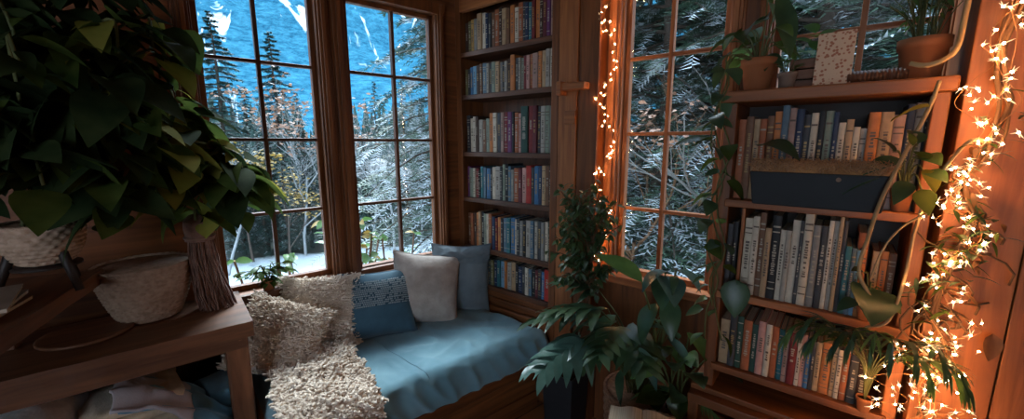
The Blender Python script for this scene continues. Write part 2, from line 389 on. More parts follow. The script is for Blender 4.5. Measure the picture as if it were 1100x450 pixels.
BARKD = plain('dark_bark', (.06, .045, .035), .9); TWIG = plain('grey_twig', (.15, .145, .135), .9, .1)
FROST = plain('frosted_twig', (.26, .27, .27), .85, .1)
NEED = [leafmat('spruce_needles', (.010, .032, .028), (.028, .07, .055), .1, .6, 3), leafmat('cedar_needles', (.016, .040, .026), (.045, .085, .05), .12, .6, 3)]
SNOWM = plain('branch_snow', (.36, .40, .42), .8, .1, .9)
def conifer(h, rad, nb, tw, ndl, nl, seed, nm, snow=.12, z0=.06, droop=.35):
    """trunk mesh and needle mesh of one conifer of height h"""
    R_ = random.Random(seed); tr = MB(); fo = MB()
    tr.tube([(0.02*h*nz(k*.7, seed), .02*h*nz(k*.7, seed, 5), h*k/8) for k in range(9)], [h*.018*(1-k/8.6) for k in range(9)], 8)
    for b in range(nb):
        f = (b+.5)/nb; z = h*(z0+(1-z0)*f); L = rad*(1-f)**.8*R_.uniform(.75, 1.15)+.03*h*(1-f*.8)
        a = b*2.39996+R_.uniform(-.3, .3); d = Vector((math.cos(a), math.sin(a), 0)); side = Vector((-d.y, d.x, 0))
        pts = [Vector((0, 0, z))+d*(L*q)+Vector((0, 0, L*(.12*q-droop*q*q*(1-.5*f)))) for q in [i/4 for i in range(5)]]
        tr.tube(pts, [max(.004, h*.0035*(1-i/5)) for i in range(5)], 4, False)
        for k in range(tw):
            q = .12+.88*(k+R_.random())/tw; i = min(3, int(q*4)); p = pts[i].lerp(pts[i+1], q*4-i)
            sg = 1 if k % 2 else -1; td = (side*sg*R_.uniform(.5, 1)+d*R_.uniform(.4, 1)+Vector((0, 0, R_.uniform(-.55, .05)))).normalized()
            tl = L*.34*(1.1-q*.6)*R_.uniform(.7, 1.2)
            fo.mat(SNOWM if R_.random() < snow else nm)
            for j in range(ndl):
                s_ = (j+.5)/ndl; c_ = p+td*(tl*s_)-Vector((0, 0, tl*.25*s_*s_))
                x_ = td.cross(Vector((0, 0, 1))).normalized(); nd = (x_*(1 if j % 2 else -1)+td*.7+Vector((0, 0, R_.uniform(-.4, .4)))).normalized()*nl*R_.uniform(.7, 1.2)
                wv = td*nl*.13; fo.add([c_-wv, c_+wv, c_+nd], [(0, 1, 2)])
    return tr, fo
TREES = {}
def tree_kind(key, name, *a, **kw):
    nm = kw.pop('nm'); tr, fo = conifer(*a, nm=nm, **kw)
    t = thing(name, 'x', 'tree', (0, 0, -50)); tr.build('trunk', BARKD, t); fo.build('foliage', nm, t, smooth=False); TREES[key] = [t, False]
def dup(root):
    r = root.copy(); COL.objects.link(r)
    for ch in root.children:
        c_ = ch.copy(); COL.objects.link(c_); c_.parent = r
        for g in ch.children:
            d_ = g.copy(); COL.objects.link(d_); d_.parent = c_
    return r
def put_tree(key, p, sc, rz, label, group):
    t, used = TREES[key]
    o = dup(t) if used else t
    TREES[key][1] = True; o.location = p; o.scale = (sc, sc, sc); o.rotation_euler = (0, 0, rz); tag(o, label, 'tree', group); return o
tree_kind('spruce', 'spruce_tree', 10, 2.0, 110, 26, 12, .16, 3, nm=NEED[0], snow=.05)
tree_kind('thin', 'larch_tree', 10, 1.3, 80, 18, 10, .15, 5, nm=NEED[0], snow=.08)
tree_kind('cedar', 'cedar_tree', 9, 2.6, 120, 34, 16, .13, 11, nm=NEED[1], snow=.30, droop=.5)

def grow(mb, p, d, L, r, lvl, R_, tips):
    pts = [p]; dd = d.copy()
    for k in range(4):
        dd = (dd+Vector((R_.uniform(-.2, .2), R_.uniform(-.2, .2), R_.uniform(-.05, .18)))).normalized(); pts.append(pts[-1]+dd*L/4)
    mb.tube(pts, [r*(1-.45*k/4) for k in range(5)], 6 if lvl > 2 else 4, False)
    if lvl == 0: tips.append((pts[-1], dd)); return
    for k in range(4 if lvl > 1 else 3):
        q = R_.uniform(.35, 1); i = min(3, int(q*4)); a = rdirR(R_)
        grow(mb, pts[i].lerp(pts[i+1], q*4-i), (dd*.75+a*.75).normalized(), L*R_.uniform(.5, .72), r*.5, lvl-1, R_, tips)
    tips.append((pts[-1], dd))
def rdirR(R_):
    a = R_.uniform(0, 2*PI); return Vector((math.cos(a), math.sin(a), R_.uniform(-.3, .7))).normalized()
def bare_tree(name, label, p, h, seed, mat, leafm=None, lsz=.12, nper=5, group=None, lvl=4):
    R_ = random.Random(seed); mb = MB(); tips = []
    grow(mb, Vector((0, 0, 0)), Vector((R_.uniform(-.1, .1), R_.uniform(-.1, .1), 1)).normalized(), h*.48, h*.0085, lvl, R_, tips)
    t = thing(name, label, 'tree', p, 0, group); mb.build('trunk', mat, t)
    if leafm:
        lf = MB()
        for (q, d) in tips:
            for k in range(nper):
                a = rdirR(R_); leaf(lf, q+a*lsz*R_.uniform(0, 2.2), rdirR(R_), lsz*R_.uniform(.7, 1.3), lsz*.6, 'oval', .2, .2, R_.uniform(-1, 1), 3)
        lf.build('foliage', leafm, t)
    return t
AUT = leafmat('orange_autumn_leaf', (.18, .075, .02), (.28, .14, .04), .3, .6, 2)
AUTY = leafmat('yellow_autumn_leaf', (.19, .115, .02), (.27, .18, .045), .3, .6, 2)
AUTP = leafmat('faded_pink_leaf', (.20, .10, .06), (.27, .15, .10), .3, .6, 2)
g = 'trees outside the bay windows'
put_tree('spruce', out_at(241, 19), .80, .3, 'tall dark spruce behind the left bay window, its tip below the second muntin', g)
put_tree('spruce', out_at(300, 21), .80, 2.0, 'slim dark spruce rising beside the orange tree in the left bay window', g)
put_tree('thin', out_at(322, 18), .52, 1.0, 'short dark larch standing behind the white clearing in the left bay window', g)
put_tree('thin', out_at(352, 17), .50, 4.0, 'short dark larch nearest the wide post between the bay windows', g)
put_tree('spruce', out_at(205, 24), .78, 4.1, 'dark spruce at the far left edge of the left bay window', g)
put_tree('spruce', out_at(268, 26), .62, 5.1, 'distant spruce between the two taller spruces in the left bay window', g)
put_tree('thin', out_at(405, 24), .66, 2.5, 'dark larch behind the small pavilion in the right bay window', g)
put_tree('thin', out_at(434, 28), .72, 3.3, 'distant larch behind the middle muntin of the right bay window', g)
cd = put_tree('cedar', out_at(492, 8.0), .98, .9, 'large cedar with drooping boughs at the right edge of the right bay window', g)
bare_tree('autumn_tree', 'orange leaved autumn tree beside the slim spruce in the left bay window', out_at(338, 15), 6.6, 4, FROST, AUTP, .16, 2, g)
bare_tree('autumn_tree', 'golden autumn tree in front of the tall spruce in the left bay window', out_at(258, 13), 4.4, 8, BARKD, AUTY, .13, 5, g)
bare_tree('autumn_shrub', 'small yellow leaved tree low in the left bay window beside its muntin', out_at(302, 11), 3.2, 9, BARKD, AUTY, .10, 3, g, 3)
for i, (px, ds, h, lb) in enumerate(((228, 12, 4.3, 'frosted bare tree behind the trailing leaves in the left bay window'), (318, 13, 4.8, 'pale bare tree in front of the larches in the left bay window'),
        (350, 14, 5.4, 'tall white barked bare tree next to the wide window post'), (392, 13, 5.0, 'bare grey tree left of the middle muntin in the right bay window'),
        (418, 11, 4.8, 'fine twigged bare tree in front of the pavilion in the right bay window'), (447, 12, 4.2, 'frosted bare tree under the cedar boughs in the right bay window'),
        (462, 15, 5.4, 'grey bare tree behind the cedar trunk in the right bay window'))):
    bare_tree('bare_tree', lb, out_at(px, ds), h, 20+i, FROST, None, group=g)
R_ = random.Random(14)
for k, px in enumerate((222, 236, 250, 263, 276, 289, 300, 312, 326, 338, 378, 390, 402, 416, 428, 440, 452, 464)):
    side = 'left' if px < 350 else 'right'; n_ = k if px < 350 else k-10
    put_tree('spruce' if k % 3 else 'thin', out_at(px, 13+3.5*R_.random()), R_.uniform(.24, .40), k*1.3, f'{ordn(n_)} young dark conifer from the left along the clearing edge in the {side} bay window', g)
g = 'trees outside the bookcase wall windows'
for i, (px, ds, sc, key, lb) in enumerate(((655, 8.5, 1.0, 'cedar', 'cedar whose trunk stands behind the left casing of the lit window'), (712, 6.6, 1.0, 'cedar', 'large near cedar filling the middle of the lit window'),
        (775, 7.5, 1.1, 'cedar', 'cedar behind the right edge of the lit window beside the vines'), (690, 13, 1.0, 'spruce', 'dark spruce deep behind the left panes of the lit window'),
        (745, 12, 1.1, 'spruce', 'dark spruce deep behind the right panes of the lit window'), (870, 6.0, 1.0, 'cedar', 'near cedar seen over the patterned panel on the bookcase'),
        (960, 6.6, 1.05, 'cedar', 'near cedar seen behind the terracotta pot on the bookcase'), (915, 11, 1.2, 'spruce', 'dark spruce deep behind the window over the bookcase'),
        (1030, 8, 1.1, 'cedar', 'cedar at the right edge of the window over the bookcase'), (820, 10, 1.2, 'spruce', 'dark spruce behind the post between the two lit windows'))):
    put_tree(key, out_at(px, ds), sc, i*1.7, lb, g)
bare_tree('bare_tree', 'frosted bare tree close outside the upper panes of the lit window', out_at(735, 5.2), 4.8, 41, TWIG, None, group=g, lvl=3)
bare_tree('bare_tree', 'frosted bare tree close outside the window over the bookcase', out_at(890, 4.9), 4.6, 43, TWIG, None, group=g, lvl=3)
bare_tree('autumn_tree', 'tan leaved autumn tree close behind the left panes of the lit window', out_at(692, 5.6), 4.6, 47, STEMB, AUTP, .075, 2, g)
# distant forest behind the clearing: far too many trees to count
R_ = random.Random(99); fm = MB().mat(NEED[0])
for k in range(700):
    a = R_.uniform(-1.25, 1.15); r_ = 17+48*R_.random()**1.3; x, y = math.sin(a)*r_, math.cos(a)*r_; h = R_.uniform(2.2, 4.6)*(1+.022*(r_-24)); z0 = gh(x, y)+max(0, r_-22)*.03; rad = h*R_.uniform(.13, .2)
    for q in range(9):
        f = q/9; zz = z0+h*(.06+.94*f); rr = rad*(1-f)**.85+.05; n_ = 9; a0 = R_.uniform(0, 6)
        vs = [(x, y, zz+h*.17)]
        for j in range(2*n_): ra = rr*(1 if j % 2 else .55)*R_.uniform(.8, 1.15); vs.append((x+ra*math.cos(a0+PI*j/n_), y+ra*math.sin(a0+PI*j/n_), zz-h*.02*(j % 2)))
        fm.add(vs, [(0, 1+j, 1+(j+1) % (2*n_)) for j in range(2*n_)])
tag(fm.build('distant_forest', NEED[0], smooth=False), 'dark distant conifer forest covering the slope behind the white clearing', 'forest', None, 'stuff')
# pavilion with a snowy roof
t = thing('garden_pavilion', 'small garden pavilion with a snowy roof in the right bay window', 'pavilion', out_at(404, 15), .5)
mb = MB(); mb.lathe([(1.5, 2.15), (1.5, 2.2), (.1, 2.75), (0, 2.76)], 4); mb.build('roof', plain('snowy_roof', (.28, .27, .26), .8), t, smooth=False)
for sx_, sy_ in ((1, 1), (1, -1), (-1, 1), (-1, -1)): box(sx_*.85-.06, sx_*.85+.06, sy_*.85-.06, sy_*.85+.06, 0, 2.2).build('post', BARKD, t, bev=.01)
box(-.95, .95, -.95, .95, .0, .25).build('base', BARKD, t, bev=.02)
# leafy shrubs just under the bay windows
def shrub(label, p, h, w_, n_, lsz, mat, seed, ymat=None):
    R_ = random.Random(seed); t = thing('leafy_shrub', label, 'shrub', p, 0, 'shrubs under the bay windows'); st = MB(); lf = MB()
    for k in range(n_):
        a = R_.uniform(0, 2*PI); q = R_.uniform(.15, 1)*w_; hh = h*R_.uniform(.6, 1)
        pts = curve(0, [(0, 0, 0), (math.cos(a)*q*.4, math.sin(a)*q*.4, hh*.6), (math.cos(a)*q, math.sin(a)*q, hh)], 5); st.tube(pts, .008, 5)
        for j in range(5, len(pts)):
            for i in range(3):
                lf.mat(ymat if ymat and R_.random() < .25 else mat)
                leaf(lf, pts[j], rdirR(R_), lsz*R_.uniform(.6, 1.2), lsz*.5, 'oval', .4, .25, R_.uniform(-1, 1), 4)
    st.build('stem', STEMB, t); lf.build('foliage', mat, t); return t
b = A(-.55, -.85, 0); shrub('leafy yellow green shrub outside the right bay window, left of its muntin', (b.x, b.y, GZ), 2.72, .34, 34, .11, L_MID, 1, AUTY)
b = A(-.22, -.70, 0); shrub('leafy green shrub outside the right bay window, behind the grey cushion', (b.x, b.y, GZ), 2.62, .25, 24, .11, L_MID, 2, AUTY)
b = A(-1.02, -.75, 0); shrub('leafy green shrub low outside the left bay window beside the post', (b.x, b.y, GZ), 2.56, .3, 22, .11, L_MID, 3, AUTY)
#--FURNITURE--
# ================================================================ FURNITURE
def rootA(name, label, cat, t, u, z, rz=0, group=None): return thing(name, label, cat, A(t, u, z), ANG_A+rz, group)
def rootC(name, label, cat, s, v, z, rz=0, group=None): return thing(name, label, cat, Cp(s, v, z), ANG_C+rz, group)

# ---- window bench and mattress (local x along the window wall, -y out into the room)
bench = rootA('window_bench', 'built-in reddish wooden bench under the blue mattress below the bay windows', 'bench', 0, 0, 0)
def poly_prism(pts, z0, z1): return prism([Vector((x, y, 0)) for x, y in pts], z0, z1)
poly_prism([(-1.36, -.02), (-.04, -.02), (.085, -.76), (-1.36, -.76)][::-1], 0, .33).build('bench_body', W['red', 'x'], bench, bev=.006, smooth=False)
poly_prism([(-1.36, -.004), (-.04, -.004), (.10, -.80), (-1.36, -.80)][::-1], .33, .365).build('seat_board', W['red', 'x'], bench, bev=.008, smooth=False)
box(-1.36, .088, -.775, -.76, .0, .11).build('plinth_rail', W['red', 'x'], bench, bev=.005)
box(-1.36, .088, -.772, -.76, .25, .33).build('apron_rail', W['red', 'x'], bench, bev=.005)
TEAL = cloth('blue_linen', (.15, .275, .325), (.105, .215, .265), 300, .85, .35, 5)
mt = rootA('mattress', 'blue linen covered mattress lying on the wooden window bench', 'mattress', 0, 0, .366)
def matfn(u, v):
    T, rr = .185, .045
    L0 = .30
    p = (u-.5)*2*(1+L0); q = (v-.5)*2*(1+L0*1.6)
    def side(p, L): e = max(-1, min(1, p)); return e, max(0, abs(p)-1)/L
    ex, ox = side(p, L0); ey, oy = side(q, L0*1.6)
    y = -.045-.385*(ey+1)
    x0 = -1.355; x1 = -.035+.174*(-y)/.985*1.0-.02; x = x0+(x1-x0)*(ex+1)/2
    o = max(ox, oy); z = T*(1-o)
    edge = min(1, max(0, 1-min((1-abs(ex))*.65, (1-abs(ey))*.4)/.05)) if o == 0 else 1
    z -= .022*edge**2 if o == 0 else .022*(1-o)
    bul = math.sin(PI*min(1, o))*.018 if o > 0 else 0
    if oy > 0: y += -bul if q < 0 and False else (-bul if q > 0 else bul)
    if ox > 0: x += bul if p > 0 else -bul
    wr = .010*nz(x*3.2, y*5, 2)+.012*(1-abs(nz(x*6+y*4, y*2.5-x*2, 7)))**3+.008*(1-abs(nz(x*9-y*5, y*4+x*3, 3)))**4
    if o == 0: z += wr+.010*nz(x*1.5, y*1.5, 9)
    if oy > 0 and q > 0: y -= .030*(1-abs(nz(x*7+z*5, z*2.5, 4)))**3+.012*nz(x*16+z*7, z*4, 3)
    if ox > 0 and p > 0: x += .010*abs(nz(y*10, z*4, 4))
    return (x, y, z)
MB().grid(lambda u, v: matfn(u, v), 150, 110).build('mattress_cover', TEAL, mt)
# seam line of the cover
pts = [Vector(matfn(.5+.5/1.3*(-.17+.02*k/10), .5+.5/(1+.48)*(-1+2*k/30)))+Vector((0, 0, .002)) for k in range(31)]
MB().tube(pts, .0022, 6).build('seam', TEAL, mt)

# ---- pillows
def pillow_fn(w_, h_, T, seed, pinch=.10, sag=.0, wr=.006):
    def f(x, y, sgn):
        px = x*w_/2*(1-pinch*(1-y*y)); py = y*h_/2*(1-pinch*(1-x*x))
        th = T/2*(max(0, 1-abs(x)**2.6)*max(0, 1-abs(y)**2.6))**.55
        th *= 1-.18*sag*y
        th += wr*nz(px*9+seed, py*9, sgn*3)*(1 if abs(x) < .98 and abs(y) < .98 else 0)+wr*.6*nz(px*22, py*14+seed, sgn)*(th/T)
        return Vector((px, -sgn*th, py))
    return f
def pillow_mesh(f, n_=40):
    mb = MB()
    for sgn in (1, -1): mb.grid(lambda u, v: f((u*2-1)*sgn, v*2-1, sgn), n_, n_)
    return mb
def place_pillow(o, t, u, h_, lean, rz, roll, z=.556):
    Rm = Matrix.Translation(A(t, u, z)) @ Matrix.Rotation(ANG_A+rz, 4, 'Z') @ Matrix.Rotation(-lean, 4, 'X') @ Matrix.Translation((0, 0, h_/2)) @ Matrix.Rotation(roll, 4, 'Y')
    o.matrix_world = Rm
def hem(f, n_=60):
    pts = []
    for k in range(4*n_+1):
        q = (k % (4*n_))/n_; i = int(q); fr = (q-i)*2-1
        x, y = ((fr, -1), (1, fr), (-fr, 1), (-1, -fr))[i]; pts.append(f(x, y, 1))
    return pts
CREAM = cloth('cream_boucle', (.42, .36, .32), (.31, .26, .23), 90, .95, .9, 14)
GREYL = cloth('grey_linen', (.17, .21, .235), (.115, .145, .165), 220, .9, .4, 6)
BLUEK = cloth('dusky_blue_knit', (.045, .10, .14), (.03, .07, .10), 160, .95, .8, 9)
KNITW = cloth('pale_knit_stitch', (.38, .43, .45), (.28, .33, .35), 120, .95, .6, 9)
def pillow(name, label, mat, w_, h_, T, t, u, lean, rz, roll, seed, **kw):
    f = pillow_fn(w_, h_, T, seed, **kw); o = thing(name, label, 'cushion', (0, 0, 0), 0, 'cushions on the window bench')
    cv = pillow_mesh(f).build('cushion_cover', mat, o); MB().tube(hem(f), .0035, 5).build('piping', mat, cv); place_pillow(o, t, u, h_, lean, rz, roll); return o, f
o, f = pillow('cushion', 'grey-blue linen cushion with a gathered top, in the bench corner against the tall bookcase', GREYL, .41, .47, .14, -.165, .29, .17, -.40, .08, 3, wr=.014)
fl = MB()                                                            # gathered flap folded over its top edge
fl.grid(lambda u, v: Vector(f((u*2-1)*.97, .98-.52*v, 1))+Vector((0, -.010-.018*math.sin(PI*min(1, v*1.2))-.012*abs(nz(u*7+v*5, v*6, 2)), .010*nz(u*9, v*4))), 40, 22); fl.build('folded_flap', GREYL, o)
o, f = pillow('cushion', 'cream textured cushion between the blue cushion and the grey-blue one', CREAM, .45, .46, .20, -.43, .31, .28, -.28, .17, 5, wr=.010)
o, f = pillow('cushion', 'dusky blue knitted cushion with a pale stitched band, in front of the left window post', BLUEK, .43, .41, .19, -.735, .30, .42, -.24, .02, 8)
kn = MB()                                                            # rows of pale stitches across the upper half
for j in range(13):
    y = .68-j*.062
    for i in range(40):
        x = -.93+1.86*(i+.5*(j % 2))/40
        if abs(x) > .95 or R.random() < .12: continue
        p = f(x, y, 1)+Vector((0, -.0015, 0)); q = f(x+.018, y+.034, 1)+Vector((0, -.0015, 0)); kn.tube([p, (p+q)/2+Vector((0, -.003, 0)), q], [.002, .0042, .002], 5)
kn.build('stitched_band', KNITW, o)

FLEECE = cloth('shaggy_cream_wool', (.74, .62, .51), (.56, .45, .36), 200, .98, .6, 10)
def tuft(mb, p, n_, L, R_, r=.0032, flat=.66):
    d = (n_*(1-flat)+rdirR(R_)*.75).normalized(); s_ = rdirR(R_)
    pts = [p, p+d*(L*.5), p+d*(L*.8)+s_*(L*.3), p+d*(L*.7)+s_*(L*.62)]
    mb.tube(pts, [r, r*1.1, r*.9, r*.25], 4, False)
def shag(f, n_, L, seed, back=True):
    R_ = random.Random(seed); mb = MB()
    for k in range(n_):
        x, y = R_.uniform(-1, 1), R_.uniform(-1, 1); sg = -1 if R_.random() < .15 else 1; e = .01
        p = f(x, y, sg); a_ = f(min(1, x+e), y, sg)-f(max(-1, x-e), y, sg); b_ = f(x, min(1, y+e), sg)-f(x, max(-1, y-e), sg)
        nn = a_.cross(b_)*sg; nn = nn.normalized() if nn.length > 1e-9 else Vector((0, -1, 0))
        if nn.y*sg > 0: nn = -nn
        tuft(mb, p, (nn+Vector((0, 0, -.45))).normalized(), L*R_.uniform(.6, 1.2), R_)
    return mb
for (lab, w_, h_, t, u, lean, rz, roll, sd) in (('shaggy cream wool cushion leaning below the left bay window beside the blue cushion', .43, .42, -1.045, .22, .38, -.30, .06, 11),
        ('shaggy cream wool cushion squeezed between the old table and the other shaggy cushion', .40, .38, -1.27, .36, .50, -.22, .45, 12)):
    o, f = pillow('shaggy_cushion', lab, FLEECE, w_, h_, .16, t, u, lean, rz, roll, sd); shag(f, 3600, .026, sd).build('wool_pile', FLEECE, o)

# ---- chunky wool throw over the left end of the mattress
th = rootA('wool_throw', 'chunky curly cream wool throw draped over the left end of the blue mattress', 'throw blanket', -1.16, .55, .56)
def thr(u, v):
    # u across, v from the cushions over the front edge and down
    edge_l = -1.345+.02*nz(v*5, 1); edge_r = -.935-.07*v+.03*nz(v*6, 7)-.10*max(0, .25-v)
    t = edge_l+(edge_r-edge_l)*u; s_ = v*1.02
    if s_ < .50: uu, z = .33+s_, .585+.10*max(0, .28-s_)*1.6
    else:
        k = min(1, (s_-.50)/.10); uu = .83+.055*math.sin(k*PI/2); z = .585-.06*(1-math.cos(k*PI/2))-max(0, s_-.60)
        uu += .03*max(0, s_-.6)
    p = Vector((t+1.16, -(uu-.55), z-.56)); lump = noise.voronoi(Vector((t*17, s_*17, 1)))[0][0]
    h_ = .030*(1-min(1, lump*1.5))+.020*nz(t*6, s_*6, 2)+.035*max(0, 1-abs(u-.55)*2.2)*math.sin(PI*min(1, v*1.6))
    e = min(1, 6*min(u, 1-u, v+.02, 1-v+.02)); h_ = h_*(.3+.7*e)
    return p+(Vector((0, -.1, 1)) if s_ < .5 else Vector((0, -1, .25)).normalized())*max(.002, h_)
mb = MB().grid(thr, 90, 130); mb.build('throw_cloth', FLEECE, th)
mb = MB(); R_ = random.Random(5)
for k in range(4600):
    u, v = R_.random(), R_.random(); p = thr(u, v); nn = (Vector((0, -.2, 1)) if v < .5 else Vector((0, -1, .1))).normalized()
    tuft(mb, p-nn*.004, nn, .027*R_.uniform(.7, 1.3), R_, .0068, .6)
mb.build('wool_pile', FLEECE, th)

# ---- tall bookcase at the end of the bench (frame C, y into the wall)
tb = rootC('tall_bookcase', 'tall built-in bookcase at the end of the window bench with six shelves of books', 'bookcase', 0, 0, 0)
box(-.842, -.795, -.012, .225, 0, 3.0).build('side_panel', W['red', 'z'], tb, bev=.005); box(-.050, -.002, -.012, .24, 0, 3.0).build('side_panel', W['red', 'z'], tb, bev=.005)
box(-.80, -.045, .205, .225, .5, 3.0).build('back_panel', W['dark', 'z'], tb, smooth=False)
SH_B = [2.30, 2.02, 1.635, 1.315, .96, .70]
for z in SH_B: box(-.797, -.048, -.004, .207, z-.032, z).build('shelf', W['dark', 'x'], tb, bev=.004)
box(-.797, -.048, -.016, .02, 2.555, 3.0).build('cornice_board', W['honey', 'x'], tb, bev=.006)
mb = box(-.797, -.048, .0, .2, .02, .668); mb.box(-.797, -.048, -.022, .0, .60, .632); mb.box(-.797, -.048, -.034, .0, .02, .575); mb.build('base_panel', W['red', 'x'], tb, bev=.006)

# ---- books
BC = {'red': (.40, .035, .025), 'dark red': (.17, .022, .022), 'maroon': (.12, .025, .03), 'orange': (.50, .17, .05), 'rust': (.33, .10, .04), 'tan': (.42, .27, .15), 'brown': (.16, .075, .04),
      'dark brown': (.065, .035, .024), 'cream': (.55, .46, .35), 'white': (.56, .48, .38), 'grey': (.22, .205, .185), 'pale grey': (.36, .315, .265), 'charcoal': (.045, .045, .05), 'black': (.016, .016, .018),
      'navy': (.025, .04, .085), 'blue': (.05, .14, .27), 'sky blue': (.16, .32, .45), 'slate blue': (.10, .16, .21), 'teal': (.035, .14, .16), 'dark green': (.022, .06, .045), 'olive': (.16, .14, .06), 'sage': (.22, .25, .19),
      'purple': (.14, .04, .12), 'pink': (.50, .26, .22), 'ochre': (.44, .25, .07), 'dusty pink': (.36, .22, .18)}
BM = {k: plain('book_'+k.replace(' ', '_'), v, .55, .3, .75, 40) for k, v in BC.items()}
m, n, bs, out = newmat('page_edges'); mp = coords(n, (400, 2, 2)); t = tex(n, mp, 1, 2); r = ramp(n, [(.3, (.42, .34, .24)), (.7, (.62, .53, .40))])
n.links.new(t.outputs['Fac'], r.inputs[0]); n.links.new(r.outputs[0], bs.inputs['Base Color']); bs.inputs['Roughness'].default_value = .9; PAGES = m
INK = {'light': plain('spine_print_light', (.36, .32, .25), .5), 'gold': plain('spine_print_gold', (.34, .22, .08), .4), 'dark': plain('spine_print_dark', (.13, .10, .08), .6)}
DARKC = {'dark red', 'maroon', 'brown', 'dark brown', 'charcoal', 'black', 'navy', 'blue', 'slate blue', 'teal', 'dark green', 'purple', 'red', 'olive', 'rust', 'grey'}
BK = {}
def book_meshes(col, wq, style):
    """unit meshes: width wq mm, 1 m tall is scaled through the depth/height kept in the key"""
    return None
def make_book(col, w_, h_, d_, loc, rz, label, group, name='book', tilt=0):
    r = thing(name, label, 'book', loc, rz, group)
    if tilt: r.rotation_euler = (0, tilt, rz)
    mb = MB(); b = .0022; bow = min(.004, w_*.16)
    sp = [(-w_/2+b*.2, 0)]+[(-w_/2*math.cos(PI*k/6), -bow*math.sin(PI*k/6)) for k in range(1, 6)]+[(w_/2-b*.2, 0)]
    n_ = len(sp); ins = [(x*.8, y+.0025) for x, y in sp]
    for z in (0, h_): mb.v += [(x, y, z) for x, y in sp]
    mb.v += [(x, y, z) for z in (0, h_) for x, y in ins]
    for k in range(n_-1):
        mb.face(k, k+1, n_+k+1, n_+k); mb.face(2*n_+k+1, 2*n_+k, 3*n_+k, 3*n_+k+1); mb.face(n_+k, n_+k+1, 3*n_+k+1, 3*n_+k); mb.face(k+1, k, 2*n_+k, 2*n_+k+1)
    mb.box(-w_/2, -w_/2+b, -.0005, d_, 0, h_); mb.box(w_/2-b, w_/2, -.0005, d_, 0, h_)
    cv = mb.build('cover', BM[col], r, smooth=False)
    box(-w_/2+b, w_/2-b, .003, d_-.004, .003, h_-.003).build('page_block', PAGES, r, smooth=False)
    ink = INK['gold' if R.random() < .35 else 'light'] if col in DARKC else INK['dark']
    st = R.randrange(4); pr = MB()
    def strip(z0, z1, wf=.86):
        xs = [-wf+2*wf*k/5 for k in range(6)]
        vs = [(x*w_/2, -bow*math.sqrt(max(0, 1-x*x))-.0007, z) for z in (z0, z1) for x in xs]; pr.add(vs, [(k, k+1, 7+k, 6+k) for k in range(5)])
    if st in (0, 1): strip(h_*.86, h_*.88); strip(h_*.12, h_*.135)
    if st == 1: strip(h_*.80, h_*.815); strip(h_*.2, h_*.21)
    z = h_*(.70 if st < 3 else .80); zend = h_*(.30 if st != 2 else .45)
    while z > zend:
        l_ = R.uniform(.004, .011)
        if R.random() < .85: strip(z-l_*.8, z, R.uniform(.25, .5))
        z -= l_+.0015
    pr.build('spine_lettering', ink, cv, smooth=False)
    return r
def hgt(h_, avg): return 'tall ' if h_ > avg*1.07 else ('short ' if h_ < avg*.92 else '')
def row_B(zi, books, x0, x1, hmax, rowname):
    tot = sum(b[1] for b in books); k_ = (x1-x0-.001*len(books))/tot; x = x0
    for i, (col, wf, hf) in enumerate(books):
        w_ = wf*k_; h_ = hmax*hf; d_ = R.uniform(.13, .165)
        lab = f"{'tall ' if hf > .95 else 'short ' if hf < .8 else ''}{col} book, {ordn(i)} from the left on the {rowname} shelf of the tall bookcase"
        make_book(col, w_*.985, h_, d_, Cp(x+w_/2, -.018-R.uniform(0, .012), SH_B[zi]+.0006), ANG_C, lab, f'books on the {rowname} shelf of the tall bookcase')
        x += w_+.001
def parse(s):
    out_ = []
    for tok in s.split(','):
        p = tok.strip().rsplit(' ', 2); out_.append((p[0], float(p[1]), float(p[2])))
    return out_
row_B(0, parse('dark brown 1 .82, olive .8 .84, ochre .8 .86, grey .9 .86, tan 1.2 .97, cream .9 .96, navy .7 .92, charcoal .8 .9, brown .9 .9, rust 1 .95, dark brown .7 .98, tan 1 .93, brown .8 .9, orange 1 .96, cream .9 .88, rust 1 .97, charcoal .6 .95, navy .7 .92, teal .7 .9, dark red .7 .95, orange .9 1, dark brown .7 .97, maroon .8 1, purple .7 .98, dusty pink .8 1'), -.785, -.055, .235, 'top')
row_B(1, parse('olive .7 .8, charcoal .7 .8, blue .7 .84, sky blue .9 .86, dark brown .8 .88, brown .7 .9, slate blue 1.1 .9, pale grey .6 .88, charcoal .6 .88, sage .9 .9, tan 1 .88, grey .6 .86, black .6 .86, pale grey .7 .86, dark brown .7 .88, orange 1 1, charcoal .7 .9, pale grey .5 .9, sage .6 .88, dark red .6 .92, pink .7 .92, rust .7 .94, dusty pink 1.1 .94, orange .7 .97, tan .8 .97, pale grey .8 1, white .8 1'), -.785, -.055, .215, 'second')
row_B(2, parse('charcoal .9 .88, cream .9 .8, white .6 .84, dark brown .7 .84, pale grey .9 .76, brown .8 .74, sage .8 .78, orange .8 .9, cream .9 .9, charcoal .9 .9, dusty pink .7 .9, dark red .8 .9, purple .9 .9, black .5 .9, rust .8 .88, pink .5 .86, dark green 1.4 1, dark red 1 1, maroon .8 1, charcoal .6 .98, pale grey .8 .98, sage .8 .98, grey .7 .96'), -.785, -.055, .285, 'third')
row_B(3, parse('purple .8 .88, sage .9 .84, cream .6 .84, dark red .8 .84, black .5 .8, teal .7 .9, slate blue .7 .88, blue 1 .86, charcoal .5 .86, cream .8 .9, pale grey 1.1 .92, charcoal .6 .9, sage .6 .98, black .7 1, slate blue .7 .94, grey .6 .86, rust 1 .9, maroon .8 .9, pink .9 .92, red 1.1 .98, charcoal .6 .94, blue .9 .98, navy .7 .98, tan .8 1, brown .7 1, dark brown .6 1'), -.785, -.055, .245, 'fourth')
